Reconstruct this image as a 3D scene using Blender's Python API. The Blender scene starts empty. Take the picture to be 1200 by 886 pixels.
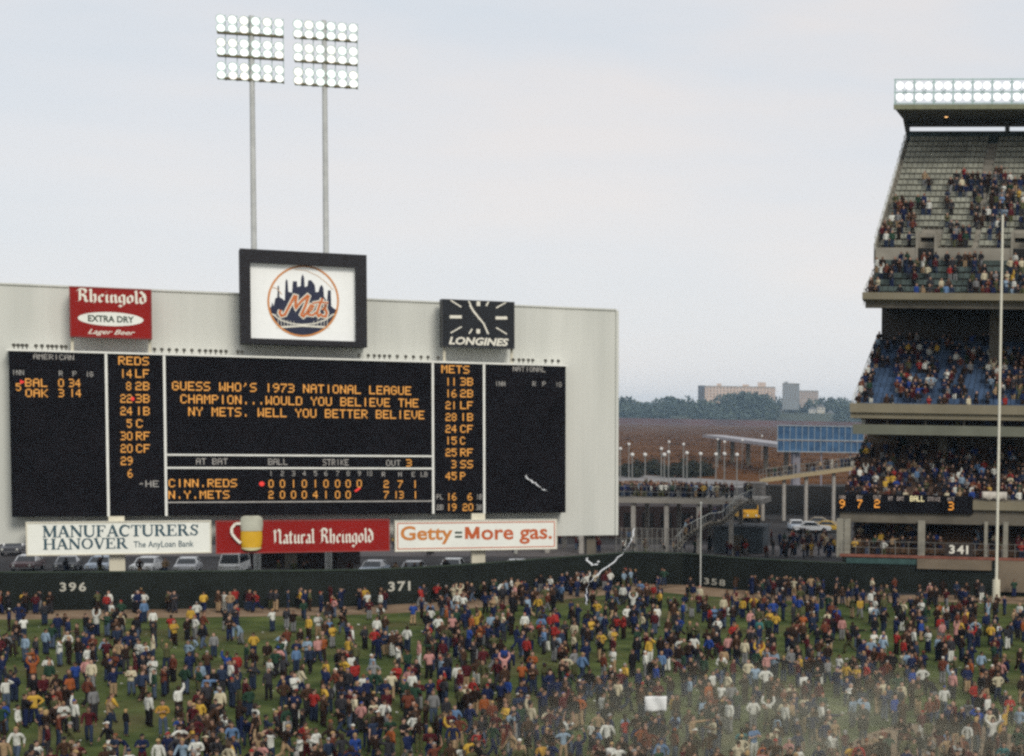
import bpy, bmesh, math, random
import numpy as np
from mathutils import Vector, Matrix

random.seed(73)
rng = np.random.default_rng(73)
R = math.radians
SC = bpy.context.scene
COL = SC.collection

# ------------------------------------------------------------------ camera
F, PX, PY, HC = 2000.0, 1140.0, 623.0, 15.0        # focal length and principal point in pixels of a 1200 px wide frame
PITCH, ROLL = math.atan(131.0 / F), 0.0165
c_f = Vector((0, math.cos(PITCH), -math.sin(PITCH)))
u0 = Vector((0, math.sin(PITCH), math.cos(PITCH)))
c_u = u0 * math.cos(ROLL) - Vector((1, 0, 0)) * math.sin(ROLL)
c_r = Vector((1, 0, 0)) * math.cos(ROLL) + u0 * math.sin(ROLL)
CAM = Vector((0, 0, HC))
cd = bpy.data.cameras.new('camera')
cam = bpy.data.objects.new('camera', cd)
COL.objects.link(cam)
m = Matrix.Identity(4)
for i in range(3):
    m[i][0], m[i][1], m[i][2] = c_r[i], c_u[i], -c_f[i]
    m[i][3] = CAM[i]
cam.matrix_world = m
cd.sensor_fit = 'HORIZONTAL'
cd.sensor_width = 36
cd.lens = 36 * F / 1200
cd.shift_x, cd.shift_y = (600 - PX) / 1200, (PY - 443) / 1200
cd.clip_end = 20000
cd.clip_start = 0.5
SC.camera = cam

# ------------------------------------------------------------------ light
SUN_DIR = Vector((0.52, -0.72, 0.55)).normalized()
el = math.asin(SUN_DIR.z)
az = math.atan2(SUN_DIR.x, SUN_DIR.y)
W = bpy.data.worlds.new('World')
SC.world = W
W.use_nodes = True
nt = W.node_tree
nt.nodes.clear()
sky = nt.nodes.new('ShaderNodeTexSky')
sky.sky_type = 'NISHITA'
sky.sun_disc = False
sky.sun_elevation, sky.sun_rotation = el, az
tc = nt.nodes.new('ShaderNodeTexCoord')
mp = nt.nodes.new('ShaderNodeMapping')
mp.inputs['Scale'].default_value = (2.6, 2.6, 13.0)
mp.inputs['Rotation'].default_value = (0, R(6), 0)
nz = nt.nodes.new('ShaderNodeTexNoise')
nz.inputs['Scale'].default_value = 1.3
nz.inputs['Detail'].default_value = 5
nz.inputs['Roughness'].default_value = 0.5
rp = nt.nodes.new('ShaderNodeValToRGB')
e = rp.color_ramp.elements
e[0].position, e[0].color = 0.34, (7.15, 7.65, 8.2, 1)
e[1].position, e[1].color = 0.68, (8.6, 8.15, 7.95, 1)
e2 = rp.color_ramp.elements.new(0.5)
e2.color = (7.8, 7.95, 8.25, 1)
mx = nt.nodes.new('ShaderNodeMix')
mx.data_type = 'RGBA'
mx.inputs[0].default_value = 0.9
bg = nt.nodes.new('ShaderNodeBackground')
bg.inputs[1].default_value = 0.1
wo = nt.nodes.new('ShaderNodeOutputWorld')
L = nt.links.new
L(tc.outputs['Generated'], mp.inputs['Vector'])
L(mp.outputs[0], nz.inputs['Vector'])
L(nz.outputs[0], rp.inputs[0])
L(sky.outputs[0], mx.inputs[6])
sx_ = nt.nodes.new('ShaderNodeSeparateXYZ')
hr = nt.nodes.new('ShaderNodeMapRange')
hr.inputs[1].default_value, hr.inputs[2].default_value, hr.inputs[3].default_value, hr.inputs[4].default_value = 0.0, 0.2, 0.75, 0.0
hm_ = nt.nodes.new('ShaderNodeMix')
hm_.data_type = 'RGBA'
hm_.inputs[7].default_value = (9.2, 8.9, 8.85, 1)
L(tc.outputs['Generated'], sx_.inputs[0])
L(sx_.outputs[2], hr.inputs[0])
L(hr.outputs[0], hm_.inputs[0])
L(rp.outputs[0], hm_.inputs[6])
L(hm_.outputs[2], mx.inputs[7])
L(mx.outputs[2], bg.inputs[0])
L(bg.outputs[0], wo.inputs[0])

sl = bpy.data.lights.new('sun', 'SUN')
sl.energy = 2.15
sl.angle = R(18)
sl.color = (1, 0.95, 0.86)
so = bpy.data.objects.new('sun', sl)
COL.objects.link(so)
so.rotation_euler = (-SUN_DIR).to_track_quat('-Z', 'Y').to_euler()
so.location = (-60, -60, 200)

vs = SC.view_settings
vs.view_transform = 'Standard'
vs.look = 'None'
vs.exposure = 0
vs.gamma = 1
SC.cycles.filter_width = 2.7
SC.cycles.max_bounces = 5
SC.cycles.diffuse_bounces = 3
SC.cycles.volume_bounces = 0
SC.cycles.use_denoising = False

# ------------------------------------------------------------------ picture <-> world helpers
def ray(px, py):
    return c_f + c_r * ((px - PX) / F) - c_u * ((py - PY) / F)
def G(px, py, z=0.0):
    d = ray(px, py)
    return CAM + d * ((z - HC) / d.z)
def D(px, py, Y):
    d = ray(px, py)
    return CAM + d * (Y / d.y)
def project(p):
    v = Vector(p) - CAM
    z = v.dot(c_f)
    return PX + F * v.dot(c_r) / z, PY - F * v.dot(c_u) / z

class Plane:
    def __init__(s, P, u):
        s.P = Vector((P[0], P[1], 0))
        s.u = Vector((u[0], u[1], 0)).normalized()
        s.n = Vector((s.u.y, -s.u.x, 0))            # towards the camera
    def S(s, px, py, off=0.0):
        d = ray(px, py)
        t = (s.P + s.n * off - CAM).dot(s.n) / d.dot(s.n)
        q = CAM + d * t
        return (q - s.P).dot(s.u), q.z
    def at(s, a, z, off=0.0):
        return s.P + s.u * a + s.n * off + Vector((0, 0, z))

# ------------------------------------------------------------------ materials
MATS = {}
def mat(name, col, rough=0.75, var=0.12, scale=2.0, metal=0.0, emit=None, strength=1.0, bump=0.0, col2=None, spec=0.3, detail=4.0, stretch=None):
    if name in MATS:
        return MATS[name]
    M = bpy.data.materials.new(name)
    M.use_nodes = True
    n = M.node_tree
    b = n.nodes['Principled BSDF']
    b.inputs['Roughness'].default_value = rough
    b.inputs['Metallic'].default_value = metal
    b.inputs['Specular IOR Level'].default_value = spec
    t = n.nodes.new('ShaderNodeTexCoord')
    z = n.nodes.new('ShaderNodeTexNoise')
    z.inputs['Scale'].default_value = scale
    z.inputs['Detail'].default_value = detail
    if stretch:
        q = n.nodes.new('ShaderNodeMapping')
        q.inputs['Scale'].default_value = (1, 1, stretch)
        n.links.new(t.outputs['Object'], q.inputs['Vector'])
        n.links.new(q.outputs[0], z.inputs['Vector'])
    else:
        n.links.new(t.outputs['Object'], z.inputs['Vector'])
    r = n.nodes.new('ShaderNodeValToRGB')
    a = [max(0, c * (1 - var)) for c in col]
    c2 = col2 if col2 else [min(1, c * (1 + var)) for c in col]
    r.color_ramp.elements[0].position, r.color_ramp.elements[0].color = 0.32, (*a, 1)
    r.color_ramp.elements[1].position, r.color_ramp.elements[1].color = 0.68, (*c2, 1)
    n.links.new(z.outputs[0], r.inputs[0])
    n.links.new(r.outputs[0], b.inputs['Base Color'])
    if bump:
        bp = n.nodes.new('ShaderNodeBump')
        bp.inputs['Strength'].default_value = bump
        bp.inputs['Distance'].default_value = 0.1
        n.links.new(z.outputs[0], bp.inputs['Height'])
        n.links.new(bp.outputs[0], b.inputs['Normal'])
    if emit:
        b.inputs['Emission Color'].default_value = (*emit, 1)
        b.inputs['Emission Strength'].default_value = strength
    MATS[name] = M
    return M

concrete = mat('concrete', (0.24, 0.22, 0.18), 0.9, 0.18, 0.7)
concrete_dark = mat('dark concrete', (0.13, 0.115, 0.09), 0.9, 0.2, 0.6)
steel_grey = mat('grey galvanised steel', (0.36, 0.37, 0.36), 0.55, 0.15, 1.5, metal=0.2)
white_paint = mat('white paint', (0.74, 0.74, 0.69), 0.6, 0.06, 1.0)
cream_paint = mat('cream paint', (0.6, 0.56, 0.44), 0.6, 0.08, 1.0)
black_paint = mat('black paint', (0.008, 0.0075, 0.0092), 0.8, 0.4, 0.5, spec=0.03)
sign_black = mat('black sign face', (0.015, 0.0165, 0.02), 0.5, 0.2, 0.5, spec=0.15)
amber = mat('lit amber lamps', (0.25, 0.1, 0.02), 0.6, 0.02, emit=(0.9, 0.41, 0.08), strength=0.9)
red_lamp = mat('lit red lamps', (0.3, 0.02, 0.02), 0.6, 0.02, emit=(0.62, 0.03, 0.02), strength=1.0)
dim_letter = mat('dull grey lettering', (0.46, 0.44, 0.41), 0.7, 0.15)
lens_mat = mat('lit floodlight lens', (0.8, 0.8, 0.8), 0.3, 0.01, emit=(0.95, 0.98, 0.94), strength=0.97)
lens_stand = mat('lit stand floodlight lens', (0.8, 0.8, 0.8), 0.3, 0.01, emit=(0.95, 1.0, 0.93), strength=1.1)
LENS = [lens_mat, mat('lit floodlight lens, cooler', (0.8, 0.8, 0.8), 0.3, 0.01, emit=(0.84, 1.0, 0.95), strength=0.95), mat('lit floodlight lens, warmer', (0.8, 0.8, 0.8), 0.3, 0.01, emit=(1.0, 0.9, 0.8), strength=0.95)]
teal_frame = mat('pale teal frame paint', (0.32, 0.47, 0.43), 0.6, 0.1)
glass = mat('dark glass', (0.02, 0.025, 0.03), 0.08, 0.1, spec=0.6)
tyre = mat('black rubber', (0.012, 0.012, 0.012), 0.9, 0.2)
chrome = mat('chrome', (0.55, 0.55, 0.55), 0.25, 0.05, metal=1.0)

# ------------------------------------------------------------------ mesh helpers
class MB:
    def __init__(s):
        s.v, s.f, s.m = [], [], []
    def add(s, vs, fs, mi=0):
        o = len(s.v)
        s.v += [tuple(p) for p in vs]
        s.f += [tuple(i + o for i in f) for f in fs]
        s.m += [mi] * len(fs)
    def hexa(s, p, mi=0):                              # p: bottom four then top four
        s.add(p, [(3, 2, 1, 0), (4, 5, 6, 7), (0, 1, 5, 4), (1, 2, 6, 5), (2, 3, 7, 6), (3, 0, 4, 7)], mi)
    def box(s, a, b, mi=0):
        x0, y0, z0 = a
        x1, y1, z1 = b
        s.hexa([(x0, y0, z0), (x1, y0, z0), (x1, y1, z0), (x0, y1, z0), (x0, y0, z1), (x1, y0, z1), (x1, y1, z1), (x0, y1, z1)], mi)
    def pbox(s, pl, a0, z0, a1, z1, o0, o1, mi=0):     # box on a Plane, from offset o0 (back) to o1 (front)
        s.hexa([pl.at(a0, z0, o1), pl.at(a1, z0, o1), pl.at(a1, z0, o0), pl.at(a0, z0, o0),
                pl.at(a0, z1, o1), pl.at(a1, z1, o1), pl.at(a1, z1, o0), pl.at(a0, z1, o0)], mi)
    def tube(s, p0, p1, r0, r1=None, n=8, mi=0):
        p0, p1 = Vector(p0), Vector(p1)
        r1 = r0 if r1 is None else r1
        d = (p1 - p0).normalized()
        a = d.orthogonal().normalized()
        b = d.cross(a)
        vs = []
        for p, r in ((p0, r0), (p1, r1)):
            for k in range(n):
                t = 2 * math.pi * k / n
                vs.append(p + a * (r * math.cos(t)) + b * (r * math.sin(t)))
        fs = [(k, (k + 1) % n, n + (k + 1) % n, n + k) for k in range(n)]
        fs += [tuple(range(n - 1, -1, -1)), tuple(range(n, 2 * n))]
        s.add(vs, fs, mi)
    def beam(s, p0, p1, w, h, mi=0):
        p0, p1 = Vector(p0), Vector(p1)
        d = (p1 - p0).normalized()
        side = d.cross(Vector((0, 0, 1)))
        side = side.normalized() if side.length > 1e-4 else Vector((1, 0, 0))
        up = side.cross(d).normalized()
        vs = []
        for p in (p0, p1):
            for a, b in ((-1, -1), (1, -1), (1, 1), (-1, 1)):
                vs.append(p + side * (a * w / 2) + up * (b * h / 2))
        s.add(vs, [(0, 1, 2, 3), (7, 6, 5, 4), (0, 4, 5, 1), (1, 5, 6, 2), (2, 6, 7, 3), (3, 7, 4, 0)], mi)
    def ball(s, c, r, nu=8, nv=5, mi=0, sz=1.0):
        c = Vector(c)
        vs = [c + Vector((0, 0, r * sz))]
        for j in range(1, nv):
            t = math.pi * j / nv
            for i in range(nu):
                p = 2 * math.pi * i / nu
                vs.append(c + Vector((r * math.sin(t) * math.cos(p), r * math.sin(t) * math.sin(p), r * sz * math.cos(t))))
        vs.append(c - Vector((0, 0, r * sz)))
        fs = [(0, 1 + i, 1 + (i + 1) % nu) for i in range(nu)]
        for j in range(nv - 2):
            for i in range(nu):
                a = 1 + j * nu
                fs.append((a + i, a + nu + i, a + nu + (i + 1) % nu, a + (i + 1) % nu))
        a = 1 + (nv - 2) * nu
        fs += [(a + i, len(vs) - 1, a + (i + 1) % nu) for i in range(nu)]
        s.add(vs, fs, mi)
    def mesh(s, name, mats, smooth=False):
        me = bpy.data.meshes.new(name)
        me.from_pydata(s.v, [], s.f)
        for q in (mats if isinstance(mats, (list, tuple)) else [mats]):
            me.materials.append(q)
        if any(s.m):
            me.polygons.foreach_set('material_index', s.m)
        if smooth:
            me.polygons.foreach_set('use_smooth', [True] * len(s.f))
        bm = bmesh.new()
        bm.from_mesh(me)
        bmesh.ops.recalc_face_normals(bm, faces=bm.faces)
        bm.to_mesh(me)
        bm.free()
        me.update()
        return me
    def build(s, name, mats, parent=None, smooth=False, loc=None):
        me = s.mesh(name, mats, smooth)
        o = bpy.data.objects.new(name, me)
        COL.objects.link(o)
        if loc is not None:                            # shift data so that the origin sits at loc
            me.transform(Matrix.Translation(-Vector(loc)))
            o.location = loc
        if parent:
            attach(o, parent)
        return o

def attach(o, parent):
    """Parent o, whose own matrix is given in world space. Only translated or z-rotated Empties and meshes are parents here."""
    o.parent = parent
    chain = Matrix.Identity(4)
    q = parent
    while q:
        chain = (q.matrix_parent_inverse @ Matrix.LocRotScale(q.location, q.rotation_euler, q.scale)) @ chain
        q = q.parent
    o.matrix_parent_inverse = chain.inverted()

def tag(o, label=None, cat=None, group=None, kind=None):
    if label: o['label'] = label
    if cat: o['category'] = cat
    if group: o['group'] = group
    if kind: o['kind'] = kind
    return o
def thing(name, label, cat, loc=(0, 0, 0), group=None, rz=0.0):
    o = bpy.data.objects.new(name, None)
    COL.objects.link(o)
    o.location = loc
    o.rotation_euler = (0, 0, rz)
    o.empty_display_size = 0.5
    return tag(o, label, cat, group)
def dup(root, loc, rz=None, label=None):
    r = root.copy()
    COL.objects.link(r)
    r.location = loc
    if rz is not None: r.rotation_euler = (0, 0, rz)
    if label: r['label'] = label
    for ch in list(root.children):
        c = ch.copy()
        COL.objects.link(c)
        c.parent = r
        for g in list(ch.children):
            d = g.copy()
            COL.objects.link(d)
            d.parent = c
    return r

# ------------------------------------------------------------------ flat lettering: 2D polygons fitted into a box on a plane
class Flat:
    def __init__(s):
        s.v, s.f, s.h = [], [], []
        s.k = 0
    def poly(s, pts):
        o = len(s.v)
        s.v += [(p[0], p[1]) for p in pts]
        s.h += [s.k] * len(pts)
        s.f.append(tuple(range(o, o + len(pts))))
    def ribbon(s, pts, w):
        """mitred ribbon of constant or per-point width"""
        ws = [w] * len(pts) if not isinstance(w, (list, tuple)) else w
        P = [Vector((p[0], p[1])) for p in pts]
        o = len(s.v)
        for i, p in enumerate(P):
            d0 = (P[i] - P[i - 1]).normalized() if i > 0 else None
            d1 = (P[i + 1] - P[i]).normalized() if i < len(P) - 1 else None
            d0 = d0 or d1
            d1 = d1 or d0
            t = (d0 + d1)
            t = t.normalized() if t.length > 0.3 else d1
            nrm = Vector((-t.y, t.x))
            c = max(0.55, nrm.dot(Vector((-d1.y, d1.x))))
            h = ws[i] / 2 / c
            s.v += [tuple(p + nrm * h), tuple(p - nrm * h)]
            s.h += [s.k, s.k]
        for i in range(len(P) - 1):
            s.f.append((o + 2 * i, o + 2 * i + 1, o + 2 * i + 3, o + 2 * i + 2))
        s.k += 1
    def nib(s, pts, w, ang=R(40)):
        n = (math.cos(ang) * w / 2, math.sin(ang) * w / 2)
        for a, b in zip(pts[:-1], pts[1:]):
            s.poly([(a[0] - n[0], a[1] - n[1]), (b[0] - n[0], b[1] - n[1]), (b[0] + n[0], b[1] + n[1]), (a[0] + n[0], a[1] + n[1])])
            s.k += 1
    def merge(s, other, dx, sc=1.0):
        o = len(s.v)
        s.v += [(x * sc + dx, y * sc) for x, y in other.v]
        s.h += list(other.h)
        s.f += [tuple(i + o for i in f) for f in other.f]
    def bounds(s):
        a = np.array(s.v)
        return a.min(0), a.max(0)
    def place(s, name, pl, box, off, material, parent, src=None, step=0.0015, thick=None, ref=None):
        """box = (a0, z0, a1, z1) on the plane receives the flat's own bounds (or src)"""
        (x0, y0), (x1, y1) = src or s.bounds()
        a0, z0, a1, z1 = box
        vs = []
        for (x, y), h in zip(s.v, s.h):
            vs.append(pl.at(a0 + (x - x0) / (x1 - x0) * (a1 - a0), z0 + (y - y0) / (y1 - y0) * (z1 - z0), off + h * step))
        b = MB()
        b.add(vs, s.f)
        me = bpy.data.meshes.new(name)
        me.from_pydata(b.v, [], b.f)
        me.materials.append(material)
        o = bpy.data.objects.new(name, me)
        COL.objects.link(o)
        if parent: attach(o, parent)
        return o

def font_flat(body, bold=0.0, shear=0.0):
    c = bpy.data.curves.new('lettering', 'FONT')
    c.body = body
    c.offset = bold
    c.shear = shear
    c.resolution_u = 3
    o = bpy.data.objects.new('lettering', c)
    COL.objects.link(o)
    dg = bpy.context.evaluated_depsgraph_get()
    me = bpy.data.meshes.new_from_object(o.evaluated_get(dg))
    fl = Flat()
    fl.v = [(v.co.x, v.co.y) for v in me.vertices]
    fl.h = [0] * len(fl.v)
    fl.f = [tuple(p.vertices) for p in me.polygons]
    bpy.data.objects.remove(o)
    bpy.data.curves.remove(c)
    bpy.data.meshes.remove(me)
    return fl

DOTS = dict(A='0E11111F111111', B='1E11111E11111E', C='0E11101010110E', D='1E11111111111E', E='1F10101E10101F', F='1F10101E101010', G='0E11101711110E',
            H='1111111F111111', I='04040404040404', K='11121418141211', L='1010101010101F', M='111B1515111111', N='11191915131311', O='0E11111111110E',
            P='1E11111E101010', R='1E11111E141211', S='0F10100E01011E', T='1F040404040404', U='1111111111110E', V='11111111110A04', W='11111115151B11',
            Y='11110A04040404')
DOTS.update({'0': '0E11111111110E', '1': '04040404040404', '2': '0E11010E10101F', '3': '1E01010E01011E', '4': '02060A121F0202', '5': '1F101E0101110E', '6': '0608101E11110E',
             '7': '1F010204040808', '8': '0E11110E11110E', '9': '0E11110F01020C', '.': '00000000000404', "'": '04040800000000', '-': '0000000E000000', ' ': '00' * 7})
def dot_flat(text, fill=0.88):
    """lamp-matrix text: columns of 6 units per character, 7 units high"""
    fl = Flat()
    h = fill / 2
    for i, ch in enumerate(text):
        g = DOTS[ch]
        for r in range(7):
            bits = int(g[2 * r:2 * r + 2], 16)
            for k in range(5):
                if bits >> (4 - k) & 1:
                    x, y = i * 6 + k + 0.5, 6.5 - r
                    fl.poly([(x - h, y - h), (x + h, y - h), (x + h, y + h), (x - h, y + h)])
    return fl
def dot_text(text, pl, px0, px1, py, hpx, off, material, parent, name='lettering', py1=None):
    """text from px0 to px1 (glyph edges), vertical centre py at px0 and py1 at px1, cap height hpx"""
    fl = dot_flat(text)
    a0, zc0 = pl.S(px0, py, off)
    a1, zc1 = pl.S(px1, py if py1 is None else py1, off)
    zc = (zc0 + zc1) / 2
    hh = (pl.S(px0, py - hpx / 2, off)[1] - pl.S(px0, py + hpx / 2, off)[1]) / 2
    return fl.place(name, pl, (a0, zc - hh, a1, zc + hh), off, material, parent, src=((0, 0), (len(text) * 6 - 1, 7)))

# slab serif capitals (height 1)
def arc(cx, cy, rx, ry, a0, a1, n=12):
    return [(cx + rx * math.cos(R(a0 + (a1 - a0) * i / n)), cy + ry * math.sin(R(a0 + (a1 - a0) * i / n))) for i in range(n + 1)]
TK, TN, SF = 0.215, 0.105, 0.085
def sfs(*xs):
    return [([(a, y), (b, y)], SF) for a, b, y in xs]
SERIF = dict(
    M=(1.12, [([(.14, 0), (.14, 1)], TN), ([(.14, 1), (.54, .05)], TK), ([(.54, .05), (.92, 1)], TN), ([(.94, 0), (.94, 1)], TK)] + sfs((0, .28, .035), (.78, 1.1, .035), (0, .22, .965), (.86, 1.1, .965))),
    A=(.98, [([(.12, 0), (.46, 1)], TN), ([(.46, 1), (.82, 0)], TK), ([(.22, .33), (.68, .33)], TN)] + sfs((0, .28, .035), (.64, .98, .035))),
    N=(1.0, [([(.14, 0), (.14, 1)], TN), ([(.14, .97), (.82, .03)], TK), ([(.82, 0), (.82, 1)], TN)] + sfs((0, .28, .035), (0, .2, .965), (.68, .98, .965))),
    U=(1.0, [([(.17, 1), (.17, .32)] + arc(.49, .32, .32, .28, 180, 360)[1:] + [(.81, 1)], [TK, TK] + [TK - (TK - TN) * i / 12 for i in range(1, 13)] + [TN])] + sfs((0, .34, .965), (.67, .96, .965))),
    F=(.8, [([(.19, 0), (.19, 1)], TK), ([(.1, .955), (.72, .955)], SF), ([(.2, .52), (.52, .52)], SF), ([(.7, 1), (.7, .74)], SF), ([(.52, .66), (.52, .38)], SF)] + sfs((0, .4, .035), (0, .2, .965))),
    C=(.92, [(arc(.48, .5, .38, .45, 40, 320, 18), [TN + (TK - TN) * math.sin(math.pi * i / 18) for i in range(19)]), ([(.8, .96), (.8, .66)], SF)]),
    T=(.86, [([(.42, 0), (.42, 1)], TK), ([(.04, .955), (.8, .955)], SF), ([(.06, 1), (.06, .72)], SF), ([(.78, 1), (.78, .72)], SF)] + sfs((.2, .64, .035))),
    R=(.98, [([(.19, 0), (.19, 1)], TK), ([(.19, .955), (.46, .955)] + arc(.46, .74, .2, .215, 90, -90, 8)[1:-1] + [(.46, .52), (.19, .52)], [SF, .1] + [.16] * 7 + [.1, SF]), ([(.46, .52), (.8, .03)], TK)] + sfs((0, .38, .035), (.68, .98, .035), (0, .2, .965))),
    E=(.86, [([(.19, 0), (.19, 1)], TK), ([(.1, .955), (.74, .955)], SF), ([(.2, .52), (.52, .52)], SF), ([(.1, .04), (.78, .04)], SF), ([(.72, 1), (.72, .74)], SF), ([(.52, .66), (.52, .38)], SF), ([(.76, 0), (.76, .28)], SF)] + sfs((0, .2, .04), (0, .2, .96))),
    S=(.78, [([(.64, .74), (.5, .93), (.28, .93), (.14, .76), (.24, .6), (.52, .44), (.62, .26), (.48, .07), (.26, .07), (.1, .28)], [.1, .1, .13, .16, .18, .19, .16, .13, .1, .1]), ([(.65, .98), (.65, .68)], SF), ([(.09, .32), (.09, .02)], SF)]),
    H=(1.05, [([(.19, 0), (.19, 1)], TK), ([(.84, 0), (.84, 1)], TK), ([(.2, .5), (.84, .5)], SF)] + sfs((0, .38, .035), (0, .38, .965), (.65, 1.03, .035), (.65, 1.03, .965))),
    O=(1.0, [(arc(.49, .5, .38, .45, 90, 450, 20), [.1 + .09 * abs(math.sin(2 * math.pi * i / 20)) for i in range(21)])]),
    V=(.96, [([(.14, 1), (.48, 0)], TK), ([(.48, 0), (.82, 1)], TN)] + sfs((0, .34, .965), (.68, .98, .965))))
def serif_flat(text):
    fl = Flat()
    x = 0
    for ch in text:
        w, ops = SERIF[ch]
        g = Flat()
        for pts, wd in ops:
            g.ribbon(pts, wd)
        fl.merge(g, x)
        x += w + 0.02
    return fl

GOTH = dict(
    n=(.72, [[(0, .82), (.14, .95), (.14, .12), (.28, .02)], [(.16, .66), (.42, .96), (.56, .8), (.56, .12), (.7, .02)]]),
    h=(.72, [[(.04, 1.55), (.14, 1.45), (.14, .12), (.28, .02)], [(.16, .66), (.42, .96), (.56, .8), (.56, .1), (.46, -.12)]]),
    e=(.6, [[(.56, .2), (.32, .02), (.12, .2), (.12, .8), (.34, .97), (.52, .76), (.16, .45)]]),
    i=(.34, [[(0, .82), (.14, .95), (.14, .12), (.28, .02)], [(.08, 1.26), (.2, 1.38)]]),
    g=(.7, [[(.52, .92), (.28, .97), (.1, .8), (.1, .25), (.3, .06), (.54, .25)], [(.44, .85), (.56, .95), (.56, -.2), (.3, -.46), (.06, -.3)]]),
    o=(.7, [[(.32, .98), (.1, .8), (.1, .2), (.34, .02), (.56, .2), (.56, .78), (.32, .98)]]),
    l=(.34, [[(.04, 1.55), (.14, 1.45), (.14, .12), (.28, .02)]]),
    d=(.7, [[(.1, 1.5), (.46, 1.12), (.56, .86), (.56, .2), (.34, .02), (.1, .2), (.1, .76), (.34, .97), (.56, .8)]]),
    a=(.66, [[(.08, .82), (.3, .97), (.48, .8), (.48, .12), (.62, .02)], [(.48, .6), (.14, .42), (.1, .16), (.28, .02), (.48, .22)]]),
    t=(.46, [[(.14, 1.3), (.14, .15), (.3, .02), (.42, .14)], [(-.06, .93), (.4, .97)]]),
    u=(.72, [[(0, .82), (.13, .95), (.13, .18), (.3, .02), (.54, .22)], [(.44, .85), (.56, .95), (.56, .12), (.7, .02)]]),
    r=(.52, [[(0, .82), (.14, .95), (.14, .1), (.26, .02)], [(.14, .66), (.34, .97), (.5, .84)]]),
    R=(1.06, [[(.12, 1.4), (.26, 1.5), (.26, .14), (.04, .02)], [(-.04, 1.25), (.24, 1.6), (.66, 1.55), (.84, 1.3), (.76, 1.02), (.28, .82)], [(.46, .88), (.76, .62), (.78, .16), (.98, .02)]]),
    N=(1.1, [[(0, 1.3), (.2, 1.52), (.26, .16), (.06, .02)], [(.26, 1.1), (.62, 1.56), (.84, 1.35), (.84, .14), (1.02, .02)]]))
GOTH[' '] = (.5, [])
def gothic_flat(text, w=0.27):
    fl = Flat()
    x = 0
    for ch in text:
        wd, ops = GOTH[ch]
        g = Flat()
        for pts in ops:
            g.nib(pts, w)
        if ops:
            fl.merge(g, x)
        x += wd + 0.1
    return fl

# ================================================================== the setting: ground sheets
def sheet(name, pts, z, material, nx=1):
    me = bpy.data.meshes.new(name)
    me.from_pydata([(p[0], p[1], z) for p in pts], [], [tuple(range(len(pts)))])
    me.materials.append(material)
    bm = bmesh.new(); bm.from_mesh(me)
    bmesh.ops.recalc_face_normals(bm, faces=bm.faces)
    for f in bm.faces:
        if f.normal.z < 0: f.normal_flip()
    bm.to_mesh(me); bm.free()
    o = bpy.data.objects.new(name, me)
    COL.objects.link(o)
    return tag(o, kind='structure')

asphalt = mat('grey parking asphalt', (0.042, 0.04, 0.041), 0.9, 0.25, 0.09, col2=(0.075, 0.07, 0.068), spec=0.04)
turf = mat('mown outfield turf', (0.052, 0.08, 0.024), 0.95, 0.35, 0.35, col2=(0.1, 0.122, 0.038), bump=0.6, detail=8, spec=0.05)
dirt = mat('clay warning track', (0.21, 0.14, 0.09), 0.95, 0.2, 0.5, col2=(0.28, 0.2, 0.13), bump=0.3, spec=0.05)
reeds = mat('brown reed meadow', (0.08, 0.032, 0.009), 0.95, 0.3, 0.03, spec=0.03, col2=(0.13, 0.056, 0.018), bump=0.5, detail=10)

tn = turf.node_tree
_t = tn.nodes['Texture Coordinate']
_z = tn.nodes.new('ShaderNodeTexNoise'); _z.inputs['Scale'].default_value = .13; _z.inputs['Detail'].default_value = 6
_r = tn.nodes.new('ShaderNodeValToRGB'); _r.color_ramp.elements[0].position = .5; _r.color_ramp.elements[0].color = (0, 0, 0, 1); _r.color_ramp.elements[1].position = .72; _r.color_ramp.elements[1].color = (.75, .75, .75, 1)
_m = tn.nodes.new('ShaderNodeMix'); _m.data_type = 'RGBA'; _m.inputs[7].default_value = (.105, .085, .04, 1)
_b = tn.nodes['Principled BSDF']; _src = _b.inputs['Base Color'].links[0].from_socket
tn.links.new(_t.outputs['Object'], _z.inputs['Vector']); tn.links.new(_z.outputs[0], _r.inputs[0]); tn.links.new(_r.outputs[0], _m.inputs[0]); tn.links.new(_src, _m.inputs[6]); tn.links.new(_m.outputs[2], _b.inputs['Base Color'])
sheet('ground', [(-5000, -300), (5000, -300), (5000, 6000), (-5000, 6000)], 0.0, asphalt)

FENCE_PX = [(-420, 705), (-230, 713), (-60, 716), (60, 715.5), (160, 714.5), (250, 713.3), (340, 712.3), (430, 710.5), (500, 706.5), (560, 701.5), (640, 693.5), (740, 684), (800, 685.5), (854, 691), (915, 695), (990, 699)]
FENCE = [G(a, b) for a, b in FENCE_PX]
STAND_Y6 = R(6)
field_pts = [Vector((80, -60, 0)), Vector((80, 140, 0)), Vector((2, 145.5, 0))] + [p for p in reversed(FENCE)] + [Vector((-150, 100, 0)), Vector((-150, -60, 0))]
sheet('outfield_lawn', field_pts, 0.004, turf)
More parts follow.
